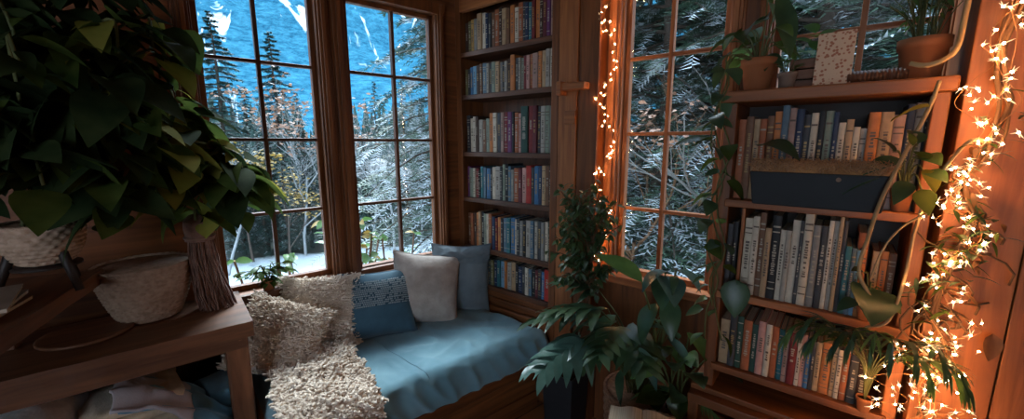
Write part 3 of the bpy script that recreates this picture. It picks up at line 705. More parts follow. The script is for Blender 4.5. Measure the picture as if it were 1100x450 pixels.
row_B(4, parse('brown .8 .9, rust .8 .9, dark brown .7 .9, orange .7 .94, tan .7 .98, black .7 .98, sage .7 .94, cream .6 .94, rust .8 .96, navy .8 .9, dark red .6 .86, orange .8 .9, charcoal .7 .88, slate blue .8 .9, teal .9 .92, blue 1.1 .94, cream .4 .92, charcoal .8 .94, grey .7 .9, black .7 .92, pale grey 1 .94, slate blue .8 .94, pale grey .7 .94, charcoal .8 .96, grey .7 .94, cream .7 .96, dark green .7 .96'), -.785, -.055, .262, 'fifth')
row_B(5, parse('dark brown .9 .94, cream .8 .9, tan .8 .9, brown .9 .94, dark brown .9 .92, tan .8 .96, charcoal .7 .92, olive .7 .9, navy .7 .92, teal .8 .94, sky blue .9 .92, orange .6 .96, pale grey .9 .94, tan 1 .98, black .7 .94, navy .8 .9, charcoal .7 .94, cream .7 .92, slate blue .7 .9, black .6 .94, maroon .6 .92, charcoal .7 .96, blue .6 .9, red 1.2 1'), -.785, -.055, .205, 'lowest')

# ---- right bookcase in front of the window
rb = rootC('low_bookcase', 'honey coloured bookcase with plants on top standing under the lit right window', 'bookcase', 0, 0, 0)
SH_C = [1.485, 1.115, .80]
box(.925, .965, -.272, -.012, 0, 1.845).build('side_panel', W['red', 'z'], rb, bev=.005); box(1.475, 1.512, -.272, -.012, 0, 1.845).build('side_panel', W['honey', 'z'], rb, bev=.005)
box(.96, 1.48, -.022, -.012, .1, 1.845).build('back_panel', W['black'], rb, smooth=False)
box(.905, 1.522, -.292, -.006, 1.845, 1.888).build('top_board', W['honey', 'x'], rb, bev=.007)
for z in SH_C: box(.950, 1.49, -.285, -.02, z-.030, z).build('shelf', W['honey', 'x'] if z > 1 else W['red', 'x'], rb, bev=.005)
mb = box(.885, 1.51, -.34, -.02, .625, .665); mb.box(.885, 1.51, -.30, -.02, .665, .69); mb.build('base_board', W['red', 'x'], rb, bev=.006)
box(.888, .93, -.335, -.03, 0, .625).build('base_panel', W['red', 'z'], rb, bev=.005); box(1.46, 1.508, -.335, -.03, 0, .625).build('base_panel', W['red', 'z'], rb, bev=.005)
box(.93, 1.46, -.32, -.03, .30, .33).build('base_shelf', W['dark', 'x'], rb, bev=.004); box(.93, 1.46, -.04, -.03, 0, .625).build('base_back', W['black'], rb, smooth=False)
box(1.010, 1.022, -.262, -.03, 1.116, 1.452).build('divider', W['honey', 'z'], rb, bev=.003)
def row_C(z, toks, x0, rowname, v=.262, extra=0, i0=0):
    x = x0
    for i, (col, w_, h_) in enumerate(parse(toks)):
        make_book(col, w_-.001, h_, R.uniform(.16, .2), Cp(x+w_/2, v-R.uniform(0, .01), z+.0006), ANG_C, f"{'tall ' if h_ > .33 else 'short ' if h_ < .19 else ''}{col} book, {ordn(i+i0)} from the left on the {rowname} shelf of the right bookcase", f'books on the {rowname} shelf of the right bookcase')
        x += w_
    return x
row_C(1.485, 'rust .025 .30, brown .025 .31, tan .02 .30, rust .022 .30, brown .022 .31, orange .022 .325, slate blue .022 .345, dusty pink .020 .335, navy .024 .33, charcoal .020 .31, cream .021 .315, black .018 .32, sage .022 .32, navy .015 .315, cream .020 .28, tan .020 .29, cream .018 .265, pale grey .016 .26, orange .030 .31, tan .030 .31, dusty pink .028 .30, navy .02 .33, pale grey .022 .335, black .024 .32', .968, 'upper', .235)
row_C(1.115, 'charcoal .018 .27, black .018 .28', .968, 'middle')
xe = row_C(1.115, 'cream .028 .30, white .021 .31, brown .02 .325, tan .02 .27, black .028 .32, white .017 .27, pale grey .017 .27, white .023 .31, charcoal .011 .31, cream .026 .345, grey .022 .30, charcoal .020 .30, white .014 .32, pale grey .013 .32, tan .012 .335, charcoal .012 .325, teal .017 .24, slate blue .013 .235, sky blue .011 .23, orange .014 .235', 1.024, 'middle', i0=2)
make_book('rust', .028, .285, .20, Cp(1.372, .225, 1.1156), ANG_C, 'tall rust book behind the big round leaf on its middle bookcase shelf', 'books on the middle shelf of the right bookcase')
row_C(1.115, 'tan .02 .22, orange .02 .225, brown .02 .22', 1.402, 'middle', .20, i0=23)
row_C(.80, 'tan .034 .19, charcoal .026 .22, dark green .022 .22, rust .03 .21, dark green .02 .20, pink .026 .22, cream .020 .215, rust .022 .21, teal .018 .205, dusty pink .016 .205, dark red .026 .205, white .013 .20, pink .014 .205, blue .015 .195, charcoal .012 .19, tan .018 .19, orange .03 .195, tan .014 .19, cream .014 .185, rust .020 .21, charcoal .024 .18, dark brown .026 .17', .972, 'lower')
#--TABLE--
# ---- old table on the left, against the window wall
ot = rootA('rustic_table', 'heavy old oak table with thick top along the window wall left of the bench', 'table', -1.385, 0, 0)
def slab(x0, x1, y0, y1, z0, z1, seed):
    def fn(u, v):
        a = 2*PI*u; cx_, cz_ = math.cos(a), math.sin(a); k_ = max(abs(cx_), abs(cz_)); cx_, cz_ = cx_/k_, cz_/k_
        x = x0+(x1-x0)*v; y = (y0+y1)/2+(y1-y0)/2*cx_*(1-.01*abs(cz_)); z = (z0+z1)/2+(z1-z0)/2*cz_
        if cx_ < -.9: y += .006*nz(x*5, seed)+.003*nz(x*17, z*30)
        return (x, y, z+.002*nz(x*8, y*6, seed))
    mb = MB().grid(fn, 48, 60, True); N = 48
    mb.face(*range(N-1, -1, -1)); mb.face(*range(60*N, 61*N)); return mb
slab(-1.5, 0, -.30, -.075, .885, .95, 1).build('tabletop_plank', W['old', 'x'], ot, smooth=False); slab(-1.5, 0, -.54, -.303, .885, .951, 4).build('tabletop_plank', W['old', 'x'], ot, smooth=False)
slab(-1.48, -.03, -.525, -.48, .836, .884, 7).build('apron', W['old', 'x'], ot, smooth=False); box(-.055, -.02, -.47, -.10, .836, .884).build('apron', W['old', 'y'], ot, bev=.006)
for x, y in ((-.105, -.525), (-.105, -.14), (-1.46, -.525), (-1.46, -.14)): box(x, x+.082, y, y+.075, 0, .884).build('leg', W['old', 'z'], ot, bev=.008)
box(-1.45, -.03, -.50, -.10, .40, .43).build('lower_shelf', W['old', 'x'], ot, bev=.005); box(-1.45, -.03, -.085, -.075, .1, .884).build('back_board', W['black'], ot, smooth=False)
# riser shelf standing on it
def dirz(p, q): return math.atan2(q.y-p.y, q.x-p.x)
p1, p2 = A(-1.85, .33, 1.2), A(-1.975, .87, 1.2)
rs_ = thing('riser_shelf', 'thick wooden riser shelf jutting out at the far left over the old table', 'shelf', (p1.x, p1.y, 0), dirz(p1, p2))
mb = MB()
slab(-.10, .62, -.42, 0.0, 1.150, 1.2, 9).build('riser_board', W['old', 'x'], rs_, smooth=False)
for x, y, zz in ((-.06, -.29, .952), (-.06, -.40, .952), (.56, -.10, 0), (.56, -.38, 0)): box(x, x+.045, y, y+.045, zz, 1.149).build('leg', W['old', 'z'], rs_, bev=.004)
MAGC = [plain('magazine_pale', (.34, .27, .21), .7), plain('magazine_brown', (.17, .10, .07), .7), plain('magazine_grey', (.22, .20, .18), .7)]
for k in range(3):
    o = thing('magazine', ['lowest magazine of the pile on the riser shelf', 'middle magazine of the pile on the riser shelf', 'pale topmost magazine of the pile on the riser shelf'][k], 'magazine', rs_.matrix_basis @ Vector((.36-.02*k, -.17, 1.2015+.0125*k)), dirz(p1, p2)+.15*k, 'magazines on the riser shelf')
    bx = box(-.14, .14, -.10, .10, .0, .010).build('pages', PAGES, o, smooth=False); box(-.142, .142, -.103, .103, .010, .0118).build('cover', MAGC[(k+1) % 3 if k < 2 else 0], o, bev=.0006)
# ---- woven baskets
WICK = weave('pale_seagrass', (.44, .29, .20), (.26, .16, .10), 1, 1); WICKD = weave('dark_wicker', (.36, .20, .12), (.16, .08, .045), 1, 1)
def woven(t, prof, mat, nrow, nst, amp, name='basket_body'):
    mb = MB(); P_ = curve(0, [(r_, 0, z) for r_, z in prof], 10); out_ = []
    L_ = [0]
    for a_, b_ in zip(P_, P_[1:]): L_.append(L_[-1]+(b_-a_).length)
    def at(q):
        d_ = q*L_[-1]; i = 0
        while i < len(L_)-2 and L_[i+1] < d_: i += 1
        f_ = (d_-L_[i])/max(1e-6, L_[i+1]-L_[i]); return P_[i].lerp(P_[i+1], f_)
    NU, NV = nst*4, nrow*4
    def fn(u, v):
        p = at(v); a = 2*PI*u; row = v*nrow; k_ = int(row)
        bulge = amp*(abs(math.sin(PI*row))**.6)*(.55+.45*math.sin(PI*(u*nst*2+k_))); r_ = p.x+bulge; return (r_*math.cos(a), r_*math.sin(a), p.z)
    mb.grid(fn, NU, NV, True); mb.build(name, mat, t)
    rr, zz = prof[-1]
    ri = MB()
    for q in range(3): ri.tube([(math.cos(2*PI*k/60)*(rr+.004*math.sin(2*PI*(k/60*12+q/3))), math.sin(2*PI*k/60)*(rr+.004*math.sin(2*PI*(k/60*12+q/3))), zz+.004*math.cos(2*PI*(k/60*12+q/3))) for k in range(61)], .005, 6)
    ri.build('rim', mat, t)
    MB().lathe([(prof[0][0]-.004, .004), (rr-.007, zz-.002)], 40).build('basket_lining', mat, t)
bk = rootA('seagrass_basket', 'round pale woven seagrass basket standing on the old table', 'basket', -1.715, .185, .952)
woven(bk, [(.098, 0), (.125, .07), (.150, .16), (.160, .235)], WICK, 14, 26, .010)
lidm = MB(); lidm.lathe([(.142, .16), (.11, .20), (.05, .215), (0, .218)], 30, fn=lambda a, z: 1+.03*math.sin(a*9)); lidm.build('folded_cloth_inside', cloth('dusty_cloth', (.20, .12, .085), (.13, .08, .06)), bk)
MB().lathe([(.13, 0), (.14, .004), (.14, .012), (.134, .016), (.12, .013), (0, .013)], 40).build('round_board', W['old', 'x'], loc=A(-1.90, .26, .952), rz=ANG_A)
tag(COL.objects['round_board'], 'flat round wooden board lying on the old table beside the riser shelf', 'board')
# dusty tassel hanging from the vine
TAS = cloth('dusty_rose_yarn', (.23, .115, .08), (.13, .06, .042), 260, .95, .6, 30)
ts = rootA('yarn_tassel', 'dusty brown yarn tassel hanging beside the seagrass basket', 'tassel', -1.515, .235, 1.36)
MB().lathe([(.0, .03), (.03, .025), (.052, 0), (.055, -.04), (.05, -.075), (.054, -.09), (.04, -.095)], 18, fn=lambda a, z: 1+.05*math.sin(a*11)).build('tassel_head', TAS, ts)
MB().tube([(math.cos(2*PI*k/20)*.054, math.sin(2*PI*k/20)*.054, -.075) for k in range(21)], .006, 6).build('binding', TAS, ts)
st = MB(); R_ = random.Random(3)
for k in range(170):
    a = R_.uniform(0, 2*PI); r0 = .048*math.sqrt(R_.random()); r1 = r0*1.55; l_ = R_.uniform(.31, .375); dx = .035
    st.tube([(math.cos(a)*r0, math.sin(a)*r0, -.085)]+[(math.cos(a)*(r0+(r1-r0)*q)+dx*q*q+.006*math.sin(q*9+k), math.sin(a)*(r0+(r1-r0)*q)+.006*math.cos(q*8+k*2), -.085-l_*q) for q in (.25, .5, .75, 1)], .0028, 4, False)
st.build('yarn_strands', TAS, ts); MB().tube([(0, 0, .025), (0, .01, .30), (.0, .03, .75), (0, .08, 1.64)], .004, 6).build('hanging_cord', TAS, ts)
# ---- textiles on the lower shelf
def folds(name, label, mat, t, u, z, w_, d_, hs, seed, rz=0, wave=.012):
    o = rootA(name, label, 'blanket', t, u, z, rz, 'textiles under the old table')
    zb = 0
    for k, h_ in enumerate(hs):
        def fn(uu, v):
            a = 2*PI*uu; ca, sa = math.cos(a), math.sin(a); e = .38
            y = (abs(ca)**e*math.copysign(1, ca))*d_/2; zz = (abs(sa)**.75*math.copysign(1, sa))*h_/2+h_/2
            x = (v-.5)*w_; en = min(1, 6*min(v, 1-v)+.15)
            return (x+wave*nz(y*9, zz*30, seed+k), y*(.94+.06*en)+wave*nz(x*9, zz*20, seed+k), zb+zz*(.6+.4*en)+wave*nz(x*7, y*8, seed+2*k)*(sa > 0))
        MB().grid(fn, 40, 44, True).build('folded_layer', mat[k % len(mat)], o); zb += h_*.93
    return o
RIB = cloth('ribbed_beige_wool', (.62, .46, .31), (.45, .33, .21), 160, .95, .8, 18); BRN = cloth('brown_wool', (.28, .17, .11), (.18, .11, .07), 160, .95, .7, 18)
FLW = cloth('white_fleece', (.75, .70, .67), (.6, .56, .53), 90, .98, 1, 40); BLT = cloth('blue_throw_cloth', (.12, .26, .34), (.075, .17, .235), 220, .9, .5, 8)
folds('wool_blanket', 'ribbed beige and brown wool blankets folded on the shelf under the old table', [BRN, RIB, BRN, RIB, RIB, RIB], -1.80, .35, .431, .30, .28, [.05, .055, .05, .055, .045, .05], 3, .1)
ro = MB().grid(lambda u, v: ((v-.5)*.34, (.115+.006*nz(u*14, v*14, 1))*math.cos(2*PI*u)*(1-.25*abs(2*v-1)**5), .36+(.10+.006*nz(u*14, v*14, 4))*math.sin(2*PI*u)*(1-.25*abs(2*v-1)**5)-.10), 60, 50, True).build('fleece_roll', FLW, loc=A(-2.06, .37, .431), rz=ANG_A+1.3); tag(ro, 'rolled white fleece at the far left under the old table', 'blanket', 'textiles under the old table')
folds('fleece_pile', 'folded pale fleece under the rolled white fleece on the table shelf', [FLW], -2.06, .37, .431, .25, .26, [.17], 8)
sc_ = rootA('blue_throw', 'crumpled blue throw spilling over the folded wool blankets under the old table', 'throw blanket', -1.66, .34, .431, 0, 'textiles under the old table')
def scf(u, v):
    x = -.17+.36*v; z = .325-.26*v**1.7+.0; y = .12-.28*u-.06*v
    d_ = .022*nz(u*6+v*3, v*2, 3)+.014*math.sin(u*19+v*4)
    return (x+.02*nz(u*4, v*4), y, z+d_-.05*(2*abs(u-.5))**3)
mb = MB().grid(scf, 60, 50); o = mb.build('throw_cloth', BLT, sc_); mo = o.modifiers.new('thickness', 'SOLIDIFY'); mo.thickness = .012
def scf2(u, v):
    p = Vector(scf(u, v*.62+.05)); return p+Vector((-.03, -.03, .03+.012*nz(u*7, v*5, 9)))
o = MB().grid(scf2, 40, 30).build('grey_fold', cloth('mauve_grey_cloth', (.42, .36, .36), (.30, .25, .25), 220), sc_); mo = o.modifiers.new('thickness', 'SOLIDIFY'); mo.thickness = .01
o = folds('teal_cushion', 'dark teal cloth bundle at the right end of the shelf under the old table', [BLT], -1.52, .30, .431, .15, .24, [.09, .10], 21, .2)

# ================================================================ PLANTS
def vine_leaves(lf, pts, lsz, every, R_, mats, kind='heart', out=None, spread=.7, wr=.72, start=1):
    for j in range(start, len(pts), every):
        d = rdirR(R_); d.z = d.z*.5-.35
        if out is not None: d = (d+out*.6)
        p = pts[j]+d.normalized()*lsz*.25*spread; lf.mat(R_.choice(mats))
        L_ = lsz*R_.uniform(.65, 1.15); leaf(lf, p, d, L_, L_*wr, kind, R_.uniform(.2, .6), R_.uniform(.1, .4), R_.uniform(-.7, .7))
# big dark trailing plant on its stand
ps = thing('plant_stand', 'three legged dark plant stand on the riser shelf holding the big trailing plant', 'plant stand', (-1.60, 1.33, 1.2), ANG_A)
for k in range(3):
    a = -.9+2*PI*k/3; MB().tube([(math.cos(a)*.125, math.sin(a)*.125, .003), (math.cos(a)*.085, math.sin(a)*.085, .11), (math.cos(a)*.06, math.sin(a)*.06, .19)], [.012, .014, .013], 8).build('leg', W['black'], ps)
MB().lathe([(.045, .075), (.085, .08), (.085, .088), (.045, .092)], 24).build('ring_tray', W['black'], ps)
bp = thing('trailing_plant', 'huge dark trailing plant in a woven basket filling the upper left corner', 'plant', (-1.60, 1.33, 1.294), 0)
woven(bp, [(.06, 0), (.085, .04), (.10, .09), (.103, .135)], WICK, 9, 22, .008, 'pot')
MB().lathe([(.09, .115), (.05, .125), (0, .128)], 20).build('soil', SOIL, bp)
R_ = random.Random(21); stm = MB(); lf = MB(); b0 = Vector((-1.60, 1.33, 1.294))
ends = [(-1.47, .40, 2.10), (-1.46, .3, 2.0), (-1.43, .30, 1.86), (-1.40, .28, 1.75), (-1.30, .30, 1.60), (-1.28, .28, 1.50), (-1.38, .30, 1.45), (-1.52, .30, 1.42), (-1.6, .35, 2.25), (-1.62, .3, 1.95), (-1.65, .45, 1.65), (-1.75, .35, 2.2),
        (-1.8, .45, 2.0), (-1.85, .5, 1.75), (-1.75, .5, 1.5), (-1.95, .5, 2.15), (-2.0, .5, 1.85), (-2.0, .55, 1.72), (-1.9, .6, 1.62), (-1.7, .5, 1.52), (-2.1, .45, 2.0), (-1.56, .35, 1.55), (-1.5, .35, 1.66), (-1.55, .45, 1.8), (-1.72, .55, 1.85), (-1.45, .25, 1.60), (-1.36, .30, 1.68), (-1.9, .6, 1.95), (-1.68, .42, 2.08), (-2.1, .5, 1.60),
        (-1.50, .42, 1.75), (-1.56, .5, 2.05), (-1.42, .34, 1.80), (-1.33, .32, 1.55)]
for e in ends:
    E_ = A(e[0]-(.13 if e[2] > 1.6 else .06 if e[2] > 1.47 else .02)*(e[0] > -1.72), e[1], e[2])-b0; mid = E_*.5+Vector((R_.uniform(-.06, .06), R_.uniform(-.06, .06), .18+.1*R_.random()))
    pts = curve(0, [(R_.uniform(-.05, .05), R_.uniform(-.05, .05), .12), mid*.55+Vector((0, 0, .12)), mid+Vector((0, 0, .04)), E_+Vector((0, 0, .06)), E_+Vector((.02, 0, -.05))], 6); stm.tube(pts, [.005]*len(pts), 5)
    vine_leaves(lf, pts, R_.uniform(.12, .20), 1, R_, ([L_POTHOS]*5+[L_DARK]*4+[L_POTHOSY]*2) if e[0] > -1.6 else [L_POTHOS]+[L_DARK]*6, 'heart', None, 1, .66, 6)  # yellow leaves paint in window light, dark ones the shade away from it
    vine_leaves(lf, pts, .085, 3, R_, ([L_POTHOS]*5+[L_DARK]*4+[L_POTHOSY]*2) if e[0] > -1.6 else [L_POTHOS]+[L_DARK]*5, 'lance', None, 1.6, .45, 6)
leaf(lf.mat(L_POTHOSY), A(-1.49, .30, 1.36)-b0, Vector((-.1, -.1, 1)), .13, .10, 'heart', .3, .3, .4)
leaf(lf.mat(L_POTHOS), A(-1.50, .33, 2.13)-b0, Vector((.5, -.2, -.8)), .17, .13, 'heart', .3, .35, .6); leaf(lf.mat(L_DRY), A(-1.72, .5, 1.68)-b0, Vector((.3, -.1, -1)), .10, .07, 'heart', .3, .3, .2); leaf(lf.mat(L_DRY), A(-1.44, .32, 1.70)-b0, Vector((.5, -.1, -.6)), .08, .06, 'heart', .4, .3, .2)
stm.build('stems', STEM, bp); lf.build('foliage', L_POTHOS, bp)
# trailing plant on the window sill
sp = rootA('sill_plant', 'small trailing green plant on the sill of the left bay window', 'plant', -1.24, .028, .912)
MB().lathe([(.026, 0), (.034, .05), (.036, .052), (.031, .05), (.028, .04), (0, .04)], 18).build('pot', TERRA, sp)
stm = MB(); lf = MB(); R_ = random.Random(4)
for k in range(14):
    q = R_.uniform(-1, 1); pts = curve(0, [(0, 0, .04), (q*.08, -.012, .10+.05*R_.random()), (q*.17, -.02-.02*R_.random(), .07+.08*R_.random()*(1-abs(q)*.5))], 6); stm.tube(pts, .0025, 5); vine_leaves(lf, pts, .062, 2, R_, [L_MID, L_MID, L_POTHOS], 'lance', Vector((q, -.2, .2)), .5, .4)
stm.build('stems', STEM, sp); lf.build('foliage', L_MID, sp)

def pot_mesh(r, h, lip=.008): return MB().lathe([(r*.7, 0), (r*.95, h*.78), (r*1.04, h*.78), (r*1.06, h), (r*.94, h), (r*.88, h*.8), (r*.6, h*.15), (0, h*.12)], 30)
# ficus in the black square planter
fi = rootC('ficus_tree', 'slender ficus tree with a round leafy crown in a black square planter', 'plant', .165, .13, 0)
mb = MB(); s0, s1, hh = .085, .102, .40
pl = [Vector((x*s_, y*s_, z)) for s_, z in ((s0, 0), (s1, hh), (s1-.012, hh), (s0-.008, .03)) for x, y in ((-1, -1), (1, -1), (1, 1), (-1, 1))]
mb.add(pl, [(3, 2, 1, 0)]+[(4*k+i, 4*k+(i+1) % 4, 4*k+4+(i+1) % 4, 4*k+4+i) for k in range(3) for i in range(4)]+[(12, 13, 14, 15)]); mb.build('pot', BLACKP, fi, bev=.004, smooth=False)
box(-.082, .082, -.082, .082, .34, .37).build('soil', SOIL, fi)
tr = MB(); lf = MB(); R_ = random.Random(8)
top = Vector((.175, -.09, 1.02)); tp = curve(0, [(0, 0, .36), (.07, -.04, .55), (.12, -.07, .8), top, (.18, -.10, 1.25)], 6); tr.tube(tp, [.011-.005*k/len(tp) for k in range(len(tp))], 8)
tr.tube(curve(0, [(.01, .01, .36), (.09, -.04, .58), (.15, -.05, .85), (.16, -.09, 1.05)], 6), .005, 6)
for k in range(84):
    a = R_.uniform(0, 2*PI); zz = R_.uniform(-.30, .33); rr = .205*math.sqrt(max(.05, 1-(zz/.40)**2))*R_.uniform(.45, 1.05)
    c0 = Vector((.175, -.095, 1.02+zz*.4)); e = Vector((.135+math.cos(a)*rr, -.095+math.sin(a)*rr*.85, 1.22+zz*.9)); pts = curve(0, [c0, c0.lerp(e, .5)+Vector((0, 0, .05)), e], 5); tr.tube(pts, .0022, 4, False)
    vine_leaves(lf, pts, .052, 1, R_, [L_FICUS], 'lance', None, .6, .48, 4)
    vine_leaves(lf, pts, .05, 2, R_, [L_FICUS], 'lance', None, .9, .48, 3)
tr.build('trunk', STEMB, fi); lf.build('foliage', L_FICUS, fi)

# big leafy plant in the dark wicker basket
wb = rootC('philodendron', 'large fingered dark green plant in a dark wicker basket under the lit window', 'plant', .61, .15, 0)
woven(wb, [(.125, 0), (.15, .14), (.165, .32), (.170, .46)], WICKD, 19, 26, .009, 'pot')
MB().lathe([(.15, .41), (.07, .43), (0, .435)], 20).build('soil', SOIL, wb)
stm = MB(); lf = MB(); R_ = random.Random(17)
def stalk(e, bend=(0, 0, .1), r=.004, b=(0, 0, .43)):
    b = Vector(b)+Vector((R_.uniform(-.05, .05), R_.uniform(-.05, .05), 0)); e = Vector(e); pts = curve(0, [b, b.lerp(e, .5)+Vector(bend), e], 8); stm.tube(pts, [r*(1.3-.6*k/len(pts)) for k in range(len(pts))], 6); return e
# local: x along the wall to the right, y into the wall, z up
FG = [((-.20, -.06, .78), (-1, -.5, .05), .26, .30, L_DEEP), ((-.16, -.12, .66), (-.9, -.7, -.2), .26, .30, L_BLUE), ((-.22, .02, .60), (-1, -.2, -.35), .25, .27, L_BLUE), ((-.10, -.16, .72), (-.4, -1, -.1), .26, .30, L_BLUE),
      ((-.05, -.10, .86), (-.7, -.5, .25), .27, .30, L_DEEP), ((-.20, -.06, .62), (-.9, -.4, -.5), .22, .26, L_BLUE), ((.02, -.10, .80), (.1, -1, .1), .22, .26, L_DEEP), ((.08, -.08, .78), (.7, -.7, 0), .22, .26, L_DEEP), ((-.12, .02, .90), (-.8, -.1, .35), .22, .26, L_DEEP), ((-.02, -.08, .72), (-.3, -1, 0), .2, .24, L_DEEP)]
for e, d, L_, W_, mt_ in FG:
    e = (e[0]-.08, e[1]-.10, e[2]+.06); stalk(e); split_leaf(lf.mat(mt_), e, d, L_, W_*1.15, 6, .45, R_.uniform(-.3, .3))
e = stalk((.05, -.17, 1.09), (.10, -.05, .03), .006); leaf(lf.mat(L_MID), e, (-.80, -.25, .55), .25, .125, 'lance', .15, .3, .9, 10)
for (ex, d, L_, W_, mt_) in (((.14, -.14, 1.12), (.5, -.6, -.15), .15, .13, L_BLUE), ((.13, -.12, 1.14), (-.5, -.7, -.2), .14, .11, L_BLUE), ((.17, -.10, 1.15), (.9, -.3, -.05), .14, .11, L_BLUE), ((.15, -.13, 1.12), (.05, -.9, -.45), .15, .12, L_DEEP), ((.16, -.12, 1.00), (.3, -.7, -.7), .15, .09, L_DEEP), ((.10, -.14, .98), (-.2, -.8, -.7), .18, .10, L_DEEP)):
    e = stalk(ex, (.04, -.02, .05), .005); leaf(lf.mat(mt_), e, d, L_, W_, 'heart', .4, .35, R_.uniform(-.3, .3), 10)
e = stalk((.10, -.26, .80), (.02, -.03, .08), .005); leaf(lf.mat(L_BLUE), e, (.6, -.4, .45), .13, .075, 'heart', .3, .35, -.7, 8)
for k in range(26):
    a = R_.uniform(-PI, .3); rr = R_.uniform(.06, .2); e = Vector((math.cos(a)*rr-.04, math.sin(a)*rr*.8-.05, R_.uniform(.66, .90))); stalk(e, (0, 0, .05), .003)
    leaf(lf.mat(R_.choice([L_DEEP, L_DEEP, L_BLUE, L_MID])), e, (math.cos(a)+R_.uniform(-.4, .4), math.sin(a)-.2, R_.uniform(-.5, .4)), R_.uniform(.11, .19), R_.uniform(.04, .07), 'lance', R_.uniform(.3, .6), .2, R_.uniform(-.4, .4))
stm.build('stems', STEM, wb); lf.build('foliage', L_DEEP, wb)
# second floor plant, dark red clay pot
rp_ = rootC('rubber_plant', 'upright broad leaved plant in a dark red clay pot left of the right bookcase', 'plant', .805, .17, 0)
pot_mesh(.070, .46).build('pot', plain('dark_red_clay', (.13, .045, .025), .6), rp_); MB().lathe([(.06, .41), (0, .415)], 18).build('soil', SOIL, rp_)
stm = MB(); lf = MB(); R_ = random.Random(31)
for k in range(15):
    a = R_.uniform(-2.6, .6); h_ = R_.uniform(.5, .86); rr = R_.uniform(.02, .10); e = Vector((math.cos(a)*rr, math.sin(a)*rr, h_)); stalk(e, (0, 0, .05), .004, (0, 0, .41))
    leaf(lf.mat(R_.choice([L_MID, L_DEEP, L_MID, L_POTHOS])), e, (math.cos(a)*.6, math.sin(a)*.6-.15, R_.uniform(-.7, .8)), R_.uniform(.15, .22), R_.uniform(.07, .11), 'lance', .3, .3, R_.uniform(-.6, .6), 9)
for k in range(16):                                                      # feathery frond to the right
    q = k/15; c_ = Vector((.02+.20*q, -.08-.06*q, .56+.05*math.sin(q*3)))
    for sg in (-1, 1): leaf(lf.mat(L_MID), c_, (.6, -.35, sg*.8-.1), .09*(1-.5*q), .014, 'strap', .3, .1, 0, 4)
stm.build('stems', STEM, rp_); lf.build('foliage', L_MID, rp_)
# knitted ottoman with an open book
KN = cloth('charcoal_knit', (.15, .16, .17), (.08, .085, .09), 120, .95, .7, 20)
po = rootC('knitted_ottoman', 'round charcoal knitted ottoman at the bottom edge in front of the wicker basket', 'ottoman', .845, .60, 0)
def pouf(u, v):
    a = 2*PI*u; ph = PI*(v-.5); r_ = .25*abs(math.cos(ph))**.45; z = .302+.302*math.copysign(abs(math.sin(ph))**.75, math.sin(ph)); k_ = .008*abs(math.sin(a*22+math.sin(v*90)*.6))
    return ((r_+k_)*math.cos(a), (r_+k_)*math.sin(a), z*(1)+.004*math.sin(v*160))
MB().grid(pouf, 176, 90, True).build('knitted_cover', KN, po)
ob = rootC('open_book', 'open pale book lying face up on the charcoal knitted ottoman', 'book', .795, .60, .6085, .35)
for sg, nm_ in ((-1, 'page_block'), (1, 'page_block')):
    MB().grid(lambda u, v: (sg*(.001+.125*u), (v-.5)*.19, .004+.016*math.sin(PI*min(1, u*1.25+.12))*(1-.5*u)), 14, 4).build(nm_, PAGES, ob)
box(-.13, .13, -.098, .098, 0, .003).build('cover', BM['brown'], ob, smooth=False)
#--RIGHT--
# ================================================================ ON AND AROUND THE RIGHT BOOKCASE
ZT = 1.889
t = rootC('ivy_pot', 'terracotta pot of trailing ivy at the left end on top of the right bookcase', 'plant', 1.00, .15, ZT)
pot_mesh(.058, .125).build('pot', TERRA, t); MB().lathe([(.052, .105), (0, .108)], 18).build('soil', SOIL, t)
stm = MB(); lf = MB(); R_ = random.Random(61)
for k in range(11):                                                      # bushy top
    a = R_.uniform(0, 2*PI); e = Vector((math.cos(a)*.10-.02, math.sin(a)*.07-.02, R_.uniform(.13, .26))); stm.tube(curve(0, [(0, 0, .1), e*.5+Vector((0, 0, .09)), e], 5), .0025, 5)
    leaf(lf.mat(R_.choice([L_DEEP, L_POTHOS, L_MID])), e, (math.cos(a), math.sin(a), -.3), R_.uniform(.07, .12), R_.uniform(.05, .08), 'heart', .4, .3, R_.uniform(-.5, .5))
for (xs) in ((-.07, -.10, -.12), (-.055, -.075, -.06), (-.085, -.09, -.11)):   # vines hanging down the left upright
    n_ = 12; zz = R_.uniform(.85, 1.15); pts = curve(0, [(0, -.03, .11), (xs[0], -.12, .13)]+[(xs[1]+.025*math.sin(q*2.1+xs[2]*40)+.04*q/8, -.155-.012*math.sin(q*1.7), .02-zz*q/8) for q in range(9)], 4)
    stm.tube(pts, .003, 5); vine_leaves(lf, pts, .085, 3, R_, [L_DEEP, L_DEEP, L_POTHOS, L_MID], 'heart', Vector((-.3, -1, 0)), 1, .66, 6)
for k in range(3):                                                       # vines climbing the post above
    pts = curve(0, [(0, .02, .1), (.0+.03*k, .05, .35), (-.03+.04*k, .03, .6), (.02, .05, .85)], 7); stm.tube(pts, .003, 5); vine_leaves(lf, pts, .08, 2, R_, [L_DEEP, L_POTHOS, L_DEEP], 'heart', Vector((0, -1, 0)), .9, .68)
leaf(lf.mat(L_DEEP), (.045, -.01, .34), (.35, -.3, -1), .24, .075, 'lance', .2, .3, .3, 9)
leaf(lf.mat(L_DEEP), (.02, -.165, -.72), (.12, -.35, -1), .13, .10, 'heart', .3, .3, .2, 9); leaf(lf.mat(L_DEEP), (-.10, -.16, -.18), (-.8, -.5, .1), .16, .06, 'lance', .3, .3, -.4, 8); leaf(lf.mat(L_DEEP), (.06, -.165, -.20), (.8, -.5, .15), .15, .10, 'heart', .5, .3, .2, 8)
stm.build('stems', STEM, t); lf.build('foliage', L_DEEP, t)
t = rootC('clay_pot', 'small grey clay pot with a little sprig on top of the right bookcase', 'plant', 1.098, .17, ZT)
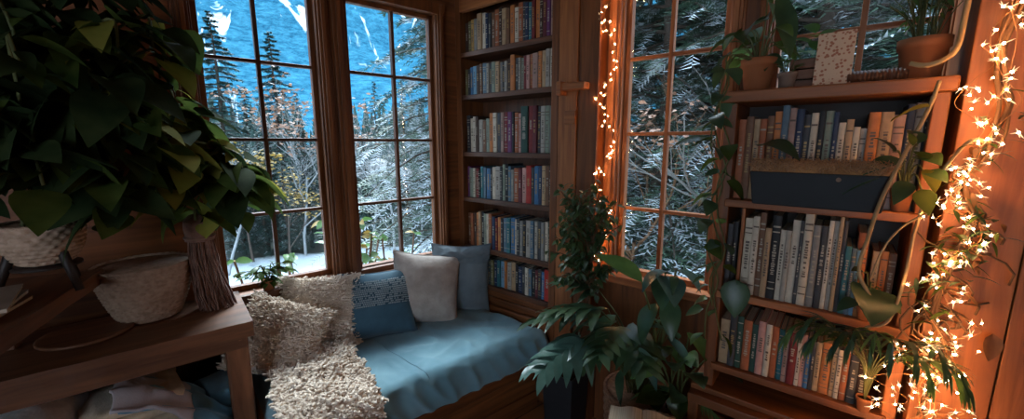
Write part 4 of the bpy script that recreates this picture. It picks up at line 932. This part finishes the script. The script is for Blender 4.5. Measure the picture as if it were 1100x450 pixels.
pot_mesh(.030, .062).build('pot', CLAYG, t); MB().lathe([(.026, .05), (0, .052)], 14).build('soil', SOIL, t); lf = MB(); stm = MB()
for k in range(9):
    a = k*2.4; e = Vector((math.cos(a)*.026, math.sin(a)*.026, .075+.03*R_.random())); stm.tube([(0, 0, .05), e], .0015, 4); leaf(lf, e, (math.cos(a), math.sin(a), .6), .03, .018, 'oval', .3, .3)
stm.build('stems', STEM, t); lf.build('foliage', L_MID, t)
t = rootC('wooden_crate', 'dark wooden crate with a bright leafy seedling behind the patterned panel on the bookcase', 'crate', 1.158, .085, ZT)
mb = MB()
for k in range(3): mb.box(-.06, .06, -.042, -.034, .004+.038*k, .038+.038*k)
mb.build('front_slats', W['old', 'x'], t, bev=.002); mb = MB()
for k in range(3): mb.box(-.06, .06, .034, .042, .004+.038*k, .038+.038*k)
mb.build('back_slats', W['old', 'x'], t, bev=.002); box(-.06, -.052, -.034, .034, 0, .118).build('end_board', W['old', 'z'], t, bev=.002); box(.052, .06, -.034, .034, 0, .118).build('end_board', W['old', 'z'], t, bev=.002); box(-.052, .052, -.034, .034, .0, .10).build('soil', SOIL, t)
lf = MB()
for k in range(8):
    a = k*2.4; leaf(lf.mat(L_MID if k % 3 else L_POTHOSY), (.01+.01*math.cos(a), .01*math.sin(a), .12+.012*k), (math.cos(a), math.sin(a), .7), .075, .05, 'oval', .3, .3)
lf.build('foliage', L_MID, t)
# patterned upright panel
t = rootC('patterned_panel', 'upright pale panel printed with small brown leaves leaning on top of the right bookcase', 'panel', 1.228, .185, ZT, -.10)
m, n, bs, out = newmat('leaf_printed_card'); mp = coords(n, (1, 1, 1), False); vo = n.nodes.new('ShaderNodeTexVoronoi'); vo.inputs['Scale'].default_value = 85; n.links.new(mp.outputs[0], vo.inputs['Vector'])
r = ramp(n, [(.30, (.36, .13, .07)), (.42, (.62, .44, .30))]); n.links.new(vo.outputs['Distance'], r.inputs[0]); n.links.new(r.outputs[0], bs.inputs['Base Color']); bs.inputs['Roughness'].default_value = .7
Rm = Matrix.Rotation(-.10, 4, 'X'); box(-.052, .052, -.004, .004, .0, .185, Rm).build('printed_card', m, t, bev=.002); box(-.04, .04, .004, .006, .01, .17, Rm).build('backing', W['dark', 'x'], t, smooth=False)
# ribbed carved wooden tray
mb = MB(); mb.grid(lambda u, v: (-.075+.15*v, (.045+.003*abs(math.sin(v*48)))*math.cos(2*PI*u), .024+(.024+.003*abs(math.sin(v*48)))*math.sin(2*PI*u)), 24, 96, True)
N = 24; mb.face(*range(N-1, -1, -1)); mb.face(*range(96*N, 97*N)); tag(mb.build('ribbed_wooden_tray', W['dark', 'x'], loc=Cp(1.345, .15, ZT), rz=ANG_C), 'long ribbed carved wooden tray lying between the panel and the terracotta pot', 'tray')
# terracotta pot with grassy plant at the right
t = rootC('grass_pot', 'square-shouldered terracotta pot of wispy greenery at the right end on top of the bookcase', 'plant', 1.448, .15, ZT)
MB().lathe([(.045, 0), (.058, .10), (.063, .10), (.064, .13), (.055, .13), (.052, .10), (0, .09)], 30).build('pot', TERRA, t); MB().lathe([(.053, .11), (0, .113)], 16).build('soil', SOIL, t)
lf = MB(); stm = MB()
for k in range(46):
    a = R_.uniform(0, 2*PI); rr = R_.uniform(.02, .11); h_ = R_.uniform(.22, .46); e = Vector((math.cos(a)*rr, math.sin(a)*rr, h_)); pts = curve(0, [(math.cos(a)*.02, math.sin(a)*.02, .11), e*.5+Vector((0, 0, .07)), e], 5); stm.tube(pts, .0014, 4, False)
    vine_leaves(lf, pts, .038, 3, R_, [L_MID, L_POTHOS, L_MID], 'lance', None, .4, .3, 5)
stm.build('stems', STEM, t); lf.build('foliage', L_MID, t)
# dark planter with brown moss on the upper shelf
t = rootC('moss_planter', 'long dark slate planter topped with brown moss on the upper bookcase shelf', 'planter', 1.225, .335, 1.4865)
mb = MB(); a0, a1, d0, d1, hh = .17, .185, .034, .042, .115
pl = [Vector((x*a_, y*d_, z)) for a_, d_, z in ((a0, d0, 0), (a1, d1, hh), (a1-.008, d1-.008, hh), (a0-.008, d0-.008, .01)) for x, y in ((-1, -1), (1, -1), (1, 1), (-1, 1))]
mb.add(pl, [(3, 2, 1, 0)]+[(4*k+i, 4*k+(i+1) % 4, 4*k+4+(i+1) % 4, 4*k+4+i) for k in range(3) for i in range(4)]+[(12, 13, 14, 15)]); mb.build('trough', SLATE, t, bev=.004, smooth=False)
mb = MB().grid(lambda u, v: ((u-.5)*.358, (v-.5)*.08, .104+(.034+.016*nz(u*9, v*3, 1))*math.sin(PI*v)**.5+.006*nz(u*40, v*14)), 90, 16); R2 = random.Random(2)
for k in range(1500):
    p = Vector((R2.uniform(-.178, .178), R2.uniform(-.042, .036), .114+.026*R2.random())); tuft(mb, p, Vector((0, -.5, 1)), .028, R2, .0014, .4)
mb.build('moss', MOSS, t)
MB().lathe([(.007, 0), (.007, .003), (0, .004)], 12).build('button', CLAYG, t).matrix_basis = Matrix.Translation((.06, -.0415, .098)) @ Matrix.Rotation(PI/2, 4, 'X')
t_shelf_front = None
# leafy plant at the right end of the upper shelf, its pale stem reaching over the front
def leafy(name, label, s, v, z, potr, poth, mats, leaves, stems, potm=TERRA, rs=1, stem_m=None):
    t = rootC(name, label, 'plant', s, v, z); pt = pot_mesh(potr, poth).build('pot', potm, t); MB().lathe([(potr*.85, poth*.85), (0, poth*.87)], 16).build('soil', SOIL, t)
    stm = MB(); lf = MB(); b = Vector((0, 0, poth*.86))
    for (e, d, L_, W_, k_, mi) in leaves:
        e = Vector(e); pts = curve(0, [b, b.lerp(e, .5)+Vector((0, 0, .05)), e], 6); stm.tube(pts, .0025, 5); leaf(lf.mat(mats[mi]), e, d, L_, W_, k_, .35, .28, .3*(1 if mi else -1), 8)
    for pts, r_ in stems: stm.tube(curve(0, pts, 8), r_, 7)
    stm.build('stems', stem_m or STEM, t); lf.build('foliage', mats[0], t); return t
M3 = [L_DEEP, L_MID, L_POTHOS]
leafy('shelf_plant', 'dark leaved plant spilling out beside the mossy planter on the upper shelf', 1.443, .255, 1.4865, .028, .07, M3,
      [((-.02, -.07, .16), (-.8, -.6, -.1), .11, .07, 'heart', 0), ((-.05, -.09, .12), (-1, -.4, -.3), .12, .06, 'lance', 0), ((.02, -.08, .17), (.3, -.8, .1), .09, .06, 'heart', 1), ((0, -.10, .10), (-.3, -1, -.4), .10, .05, 'lance', 0), ((.01, -.07, .21), (-.2, -.5, .6), .09, .05, 'lance', 0), ((.03, -.10, .08), (.2, -1, -.6), .09, .05, 'lance', 2), ((-.04, -.06, .19), (-.5, -.3, .7), .08, .05, 'heart', 0), ((.03, -.09, .13), (.5, -.8, 0), .08, .05, 'lance', 1)], [])
leafy('monstera_pot', 'round holed dark leaf plant in front of the tan books on the middle shelf', 1.40, .27, 1.1165, .026, .055, M3,
      [((.0, -.055, .12), (.15, -1, -.35), .135, .135, 'heart', 0), ((-.02, -.05, .17), (-.5, -.7, .5), .06, .04, 'heart', 0), ((.03, -.05, .10), (.6, -.7, -.1), .07, .05, 'heart', 2), ((-.03, -.045, .07), (-.7, -.7, -.2), .07, .045, 'heart', 0)], [])
R_ = random.Random(77)
t = leafy('fern_pot', 'dark palm-like fern spreading along the right end of the lower shelf', 1.43, .285, .801, .022, .05, M3, [], [])
stm = MB(); lf = MB()
for k in range(13):
    a = PI*(1.0+.95*(k/12)); L_ = R_.uniform(.13, .19); e = Vector((math.cos(a)*L_*1.0, -.07+math.sin(a)*.07, .25+R_.uniform(-.04, .04))); pts = curve(0, [(0, 0, .04), (math.cos(a)*.03, -.05, .20), (e+Vector((0, 0, .05))), e+Vector((math.cos(a)*.05, -.01, 0))], 7); stm.tube(pts, .002, 5)
    for j in range(9, len(pts)):
        for sg in (-1, 1):
            d = (pts[j]-pts[j-1]).normalized(); leaf(lf.mat(L_DEEP if k % 3 else L_MID), pts[j], d*.8+d.cross(Vector((0, 0, 1)))*sg*.7+Vector((0, 0, -.2)), .075, .013, 'strap', .3, .1, 0, 4)
stm.build('stems', STEM, t); lf.build('foliage', L_DEEP, t)
# pale bent branches over the right end of the bookcase
t = rootC('bent_branch', 'pale bent climbing branch crossing the right end of the right bookcase from top to bottom', 'branch', 1.47, .315, 1.485)
WY = -.315+.315                                                           # local y 0 lies just in front of the shelves
P2 = lambda s, z, v=.33: Vector((s-1.47, -(v-.315), z-1.485))
mb = MB()
mb.tube(curve(0, [P2(1.475, 1.87), P2(1.462, 1.80, .35), P2(1.435, 1.70, .36), P2(1.405, 1.60, .39), P2(1.385, 1.52, .41), P2(1.375, 1.42, .37), P2(1.365, 1.30, .35), P2(1.40, 1.22, .35)], 7), .0055, 7)
mb.build('main_branch', STEMP, t)
MB().tube(curve(0, [P2(1.585, 1.70, .345), P2(1.55, 1.705, .36), P2(1.515, 1.64, .36), P2(1.49, 1.56, .35), P2(1.475, 1.44, .345), P2(1.47, 1.30, .35), P2(1.45, 1.16, .36), P2(1.40, 1.12, .36)], 8), .0045, 7).build('arched_branch', STEMP, t)
MB().tube(curve(0, [P2(1.525, 2.45, .26), P2(1.515, 2.2, .27), P2(1.508, 2.05, .29), P2(1.50, 1.96, .315), P2(1.475, 1.925, .34), P2(1.44, 1.915, .34), P2(1.41, 1.925, .33)], 8), .007, 8).build('hooked_branch', STEMP, t)
MB().tube(curve(0, [P2(1.49, 1.50, .36), P2(1.44, 1.45, .38), P2(1.41, 1.38, .38), P2(1.395, 1.28, .36)], 8), .003, 6).build('side_twig', STEMP, t)
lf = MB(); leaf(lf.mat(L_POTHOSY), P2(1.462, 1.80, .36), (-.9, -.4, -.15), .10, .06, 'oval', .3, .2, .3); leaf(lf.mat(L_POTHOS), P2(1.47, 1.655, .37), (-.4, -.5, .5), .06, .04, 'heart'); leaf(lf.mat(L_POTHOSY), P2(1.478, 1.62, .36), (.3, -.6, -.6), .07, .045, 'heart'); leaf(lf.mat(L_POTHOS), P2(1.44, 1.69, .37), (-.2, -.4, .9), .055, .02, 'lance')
lf.build('leaf', L_POTHOS, t)
# twisted vine garland on the honey wall
t = rootC('vine_garland', 'twisted brown vine garland with a few leaves climbing the honey coloured wall', 'vine', 1.57, .30, .85)
PV = lambda s, z, v=.325: Vector((s-1.57, -(v-.30), z-.85))
gp = [(1.60, 2.3), (1.592, 2.08), (1.575, 1.98), (1.583, 1.88), (1.603, 1.80), (1.598, 1.72), (1.570, 1.66), (1.545, 1.62), (1.56, 1.56), (1.588, 1.50), (1.580, 1.42), (1.555, 1.36), (1.540, 1.27), (1.55, 1.18), (1.575, 1.10), (1.572, 1.0), (1.56, .88)]
stm = MB(); R_ = random.Random(9)
for k in range(4): stm.tube(curve(0, [PV(s+R_.uniform(-.012, .012), z+R_.uniform(-.02, .02), .325+R_.uniform(0, .02)) for s, z in gp], 6), R_.uniform(.0035, .0062), 6)
for k in range(13):
    s0, z0 = R_.uniform(1.535, 1.62), R_.uniform(1.05, 1.5); rr = R_.uniform(.025, .06); stm.tube([PV(s0+rr*math.cos(q/14*2*PI)*(1+.2*math.sin(q)), z0+rr*1.3*math.sin(q/14*2*PI), .325+.012*math.sin(q)) for q in range(13)], .0028, 5)
stm.build('twisted_stems', STEMB, t); lf = MB()
for k in range(150):
    s0, z0 = gp[R_.choice((4, 5, 6, 7, 8, 9, 9, 10, 10, 10, 11, 11, 11, 12, 12, 13, 14))]; leaf(lf.mat(R_.choice([L_DEEP, L_DRY, L_POTHOS])), PV(s0+R_.uniform(-.05, .05), z0+R_.uniform(-.07, .05), .335+R_.uniform(0, .02)), rdirR(R_)+Vector((0, -.3, -.3)), R_.uniform(.035, .075), R_.uniform(.007, .016), 'lance', .4, .2, 0, 5)
leaf(lf.mat(L_DRY), PV(1.665, 1.165, .33), (.05, -.1, -1), .075, .04, 'heart', .2, .4, .3); lf.build('leaves', L_DRY, t)

# ================================================================ STRING LIGHTS
BULB = glow('warm_bulb_glow', (1.0, .46, .17), BULB_STRENGTH); FLARE = glow('bulb_flare_glow', (1.0, .66, .36), 1.35); WIRE = plain('copper_wire', (.30, .13, .05), .4)
def bulb_mesh(seed):
    R_ = random.Random(seed); mb = MB().mat(BULB); mb.lathe([(0, -.0024), (.0022, -.001), (.0022, .001), (0, .0024)], 6)
    mb.mat(FLARE)  # glowing rays added round the bulb to imitate its flare
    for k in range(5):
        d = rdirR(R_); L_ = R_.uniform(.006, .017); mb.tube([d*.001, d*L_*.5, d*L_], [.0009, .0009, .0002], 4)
    me = bpy.data.meshes.new('bulb'); me.from_pydata(mb.v, [], mb.f); me.materials.append(BULB); me.materials.append(FLARE); me.polygons.foreach_set('material_index', mb.mi); return me
BULBS = [bulb_mesh(k) for k in range(8)]
def string_light(label, loc, rz, paths, nbulb, seed, jit=.012):
    t = thing('string_lights', label, 'string lights', loc, rz, 'warm string lights'); R_ = random.Random(seed); wire = MB()
    allp = []
    for pts in paths:
        c_ = curve(0, [Vector(p)+Vector((R_.uniform(-jit, jit), R_.uniform(-.004, .0), R_.uniform(-jit, jit))) for p in pts], 8); wire.tube(c_, .0011, 5); allp += c_
    wire.build('wire', WIRE, t)
    for k in range(nbulb):
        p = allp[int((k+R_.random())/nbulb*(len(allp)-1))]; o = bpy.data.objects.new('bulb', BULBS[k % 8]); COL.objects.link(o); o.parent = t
        o.location = p+Vector((R_.gauss(0, .019), R_.uniform(-.020, -.012), R_.gauss(0, .019))); o.rotation_euler = (R_.uniform(0, 6), R_.uniform(0, 6), R_.uniform(0, 6)); o.scale = [R_.uniform(.9, 1.5)]*3
    return t
Rs = random.Random(12)
def loc_path(L, s0, z0, v0): return [(s-s0, -(v-v0), z-z0) for s, v, z in L]
zs = [2.62-.085*k for k in range(20)]
string_light('warm string lights winding down the left casing of the lit window', Cp(.30, .0, .98), ANG_C, [loc_path([(.305+.035*math.sin(k*1.3)+Rs.uniform(-.012, .012), -.012+.008*math.sin(k), z) for k, z in enumerate(zs)], .30, .98, .0)], 80, 1)
string_light('warm string lights tangled round the twisted vine on the honey wall', Cp(1.57, .33, .85), ANG_C, [loc_path([(s+.03*math.sin(k*2.1), .345, z) for k, (s, z) in enumerate(gp)], 1.57, .85, .33), loc_path([(s-.025*math.sin(k*1.7+1), .35, z-.03) for k, (s, z) in enumerate(gp)], 1.57, .85, .33)], 95, 2)
string_light('warm string lights bunched low at the right end of the right bookcase', Cp(1.53, .33, .70), ANG_C, [loc_path([(1.505+.055*math.sin(k*1.9)+.02*math.sin(k*.7), .345, 1.13-.030*k) for k in range(17)], 1.53, .70, .33), loc_path([(1.585+.05*math.sin(k*1.6), .345, 1.20-.032*k) for k in range(17)], 1.53, .70, .33)], 80, 3)
string_light('warm string lights scattered down the honey wall left of the vine', Cp(1.54, .33, 1.3), ANG_C, [loc_path([(1.545+.035*math.sin(k*1.8), .335, 1.96-.05*k) for k in range(15)], 1.54, 1.3, .33)], 40, 4)
t = rootC('storage_pot', 'plain terracotta pot stored in the open base of the right bookcase', 'pot', 1.035, .20, .3305)
pot_mesh(.085, .24).build('pot_body', plain('bright_terracotta', (.50, .14, .05), .7), t); MB().tube([(math.cos(2*PI*k/30)*.086, math.sin(2*PI*k/30)*.086, .236) for k in range(31)], .006, 6).build('rim', TERRA, t)
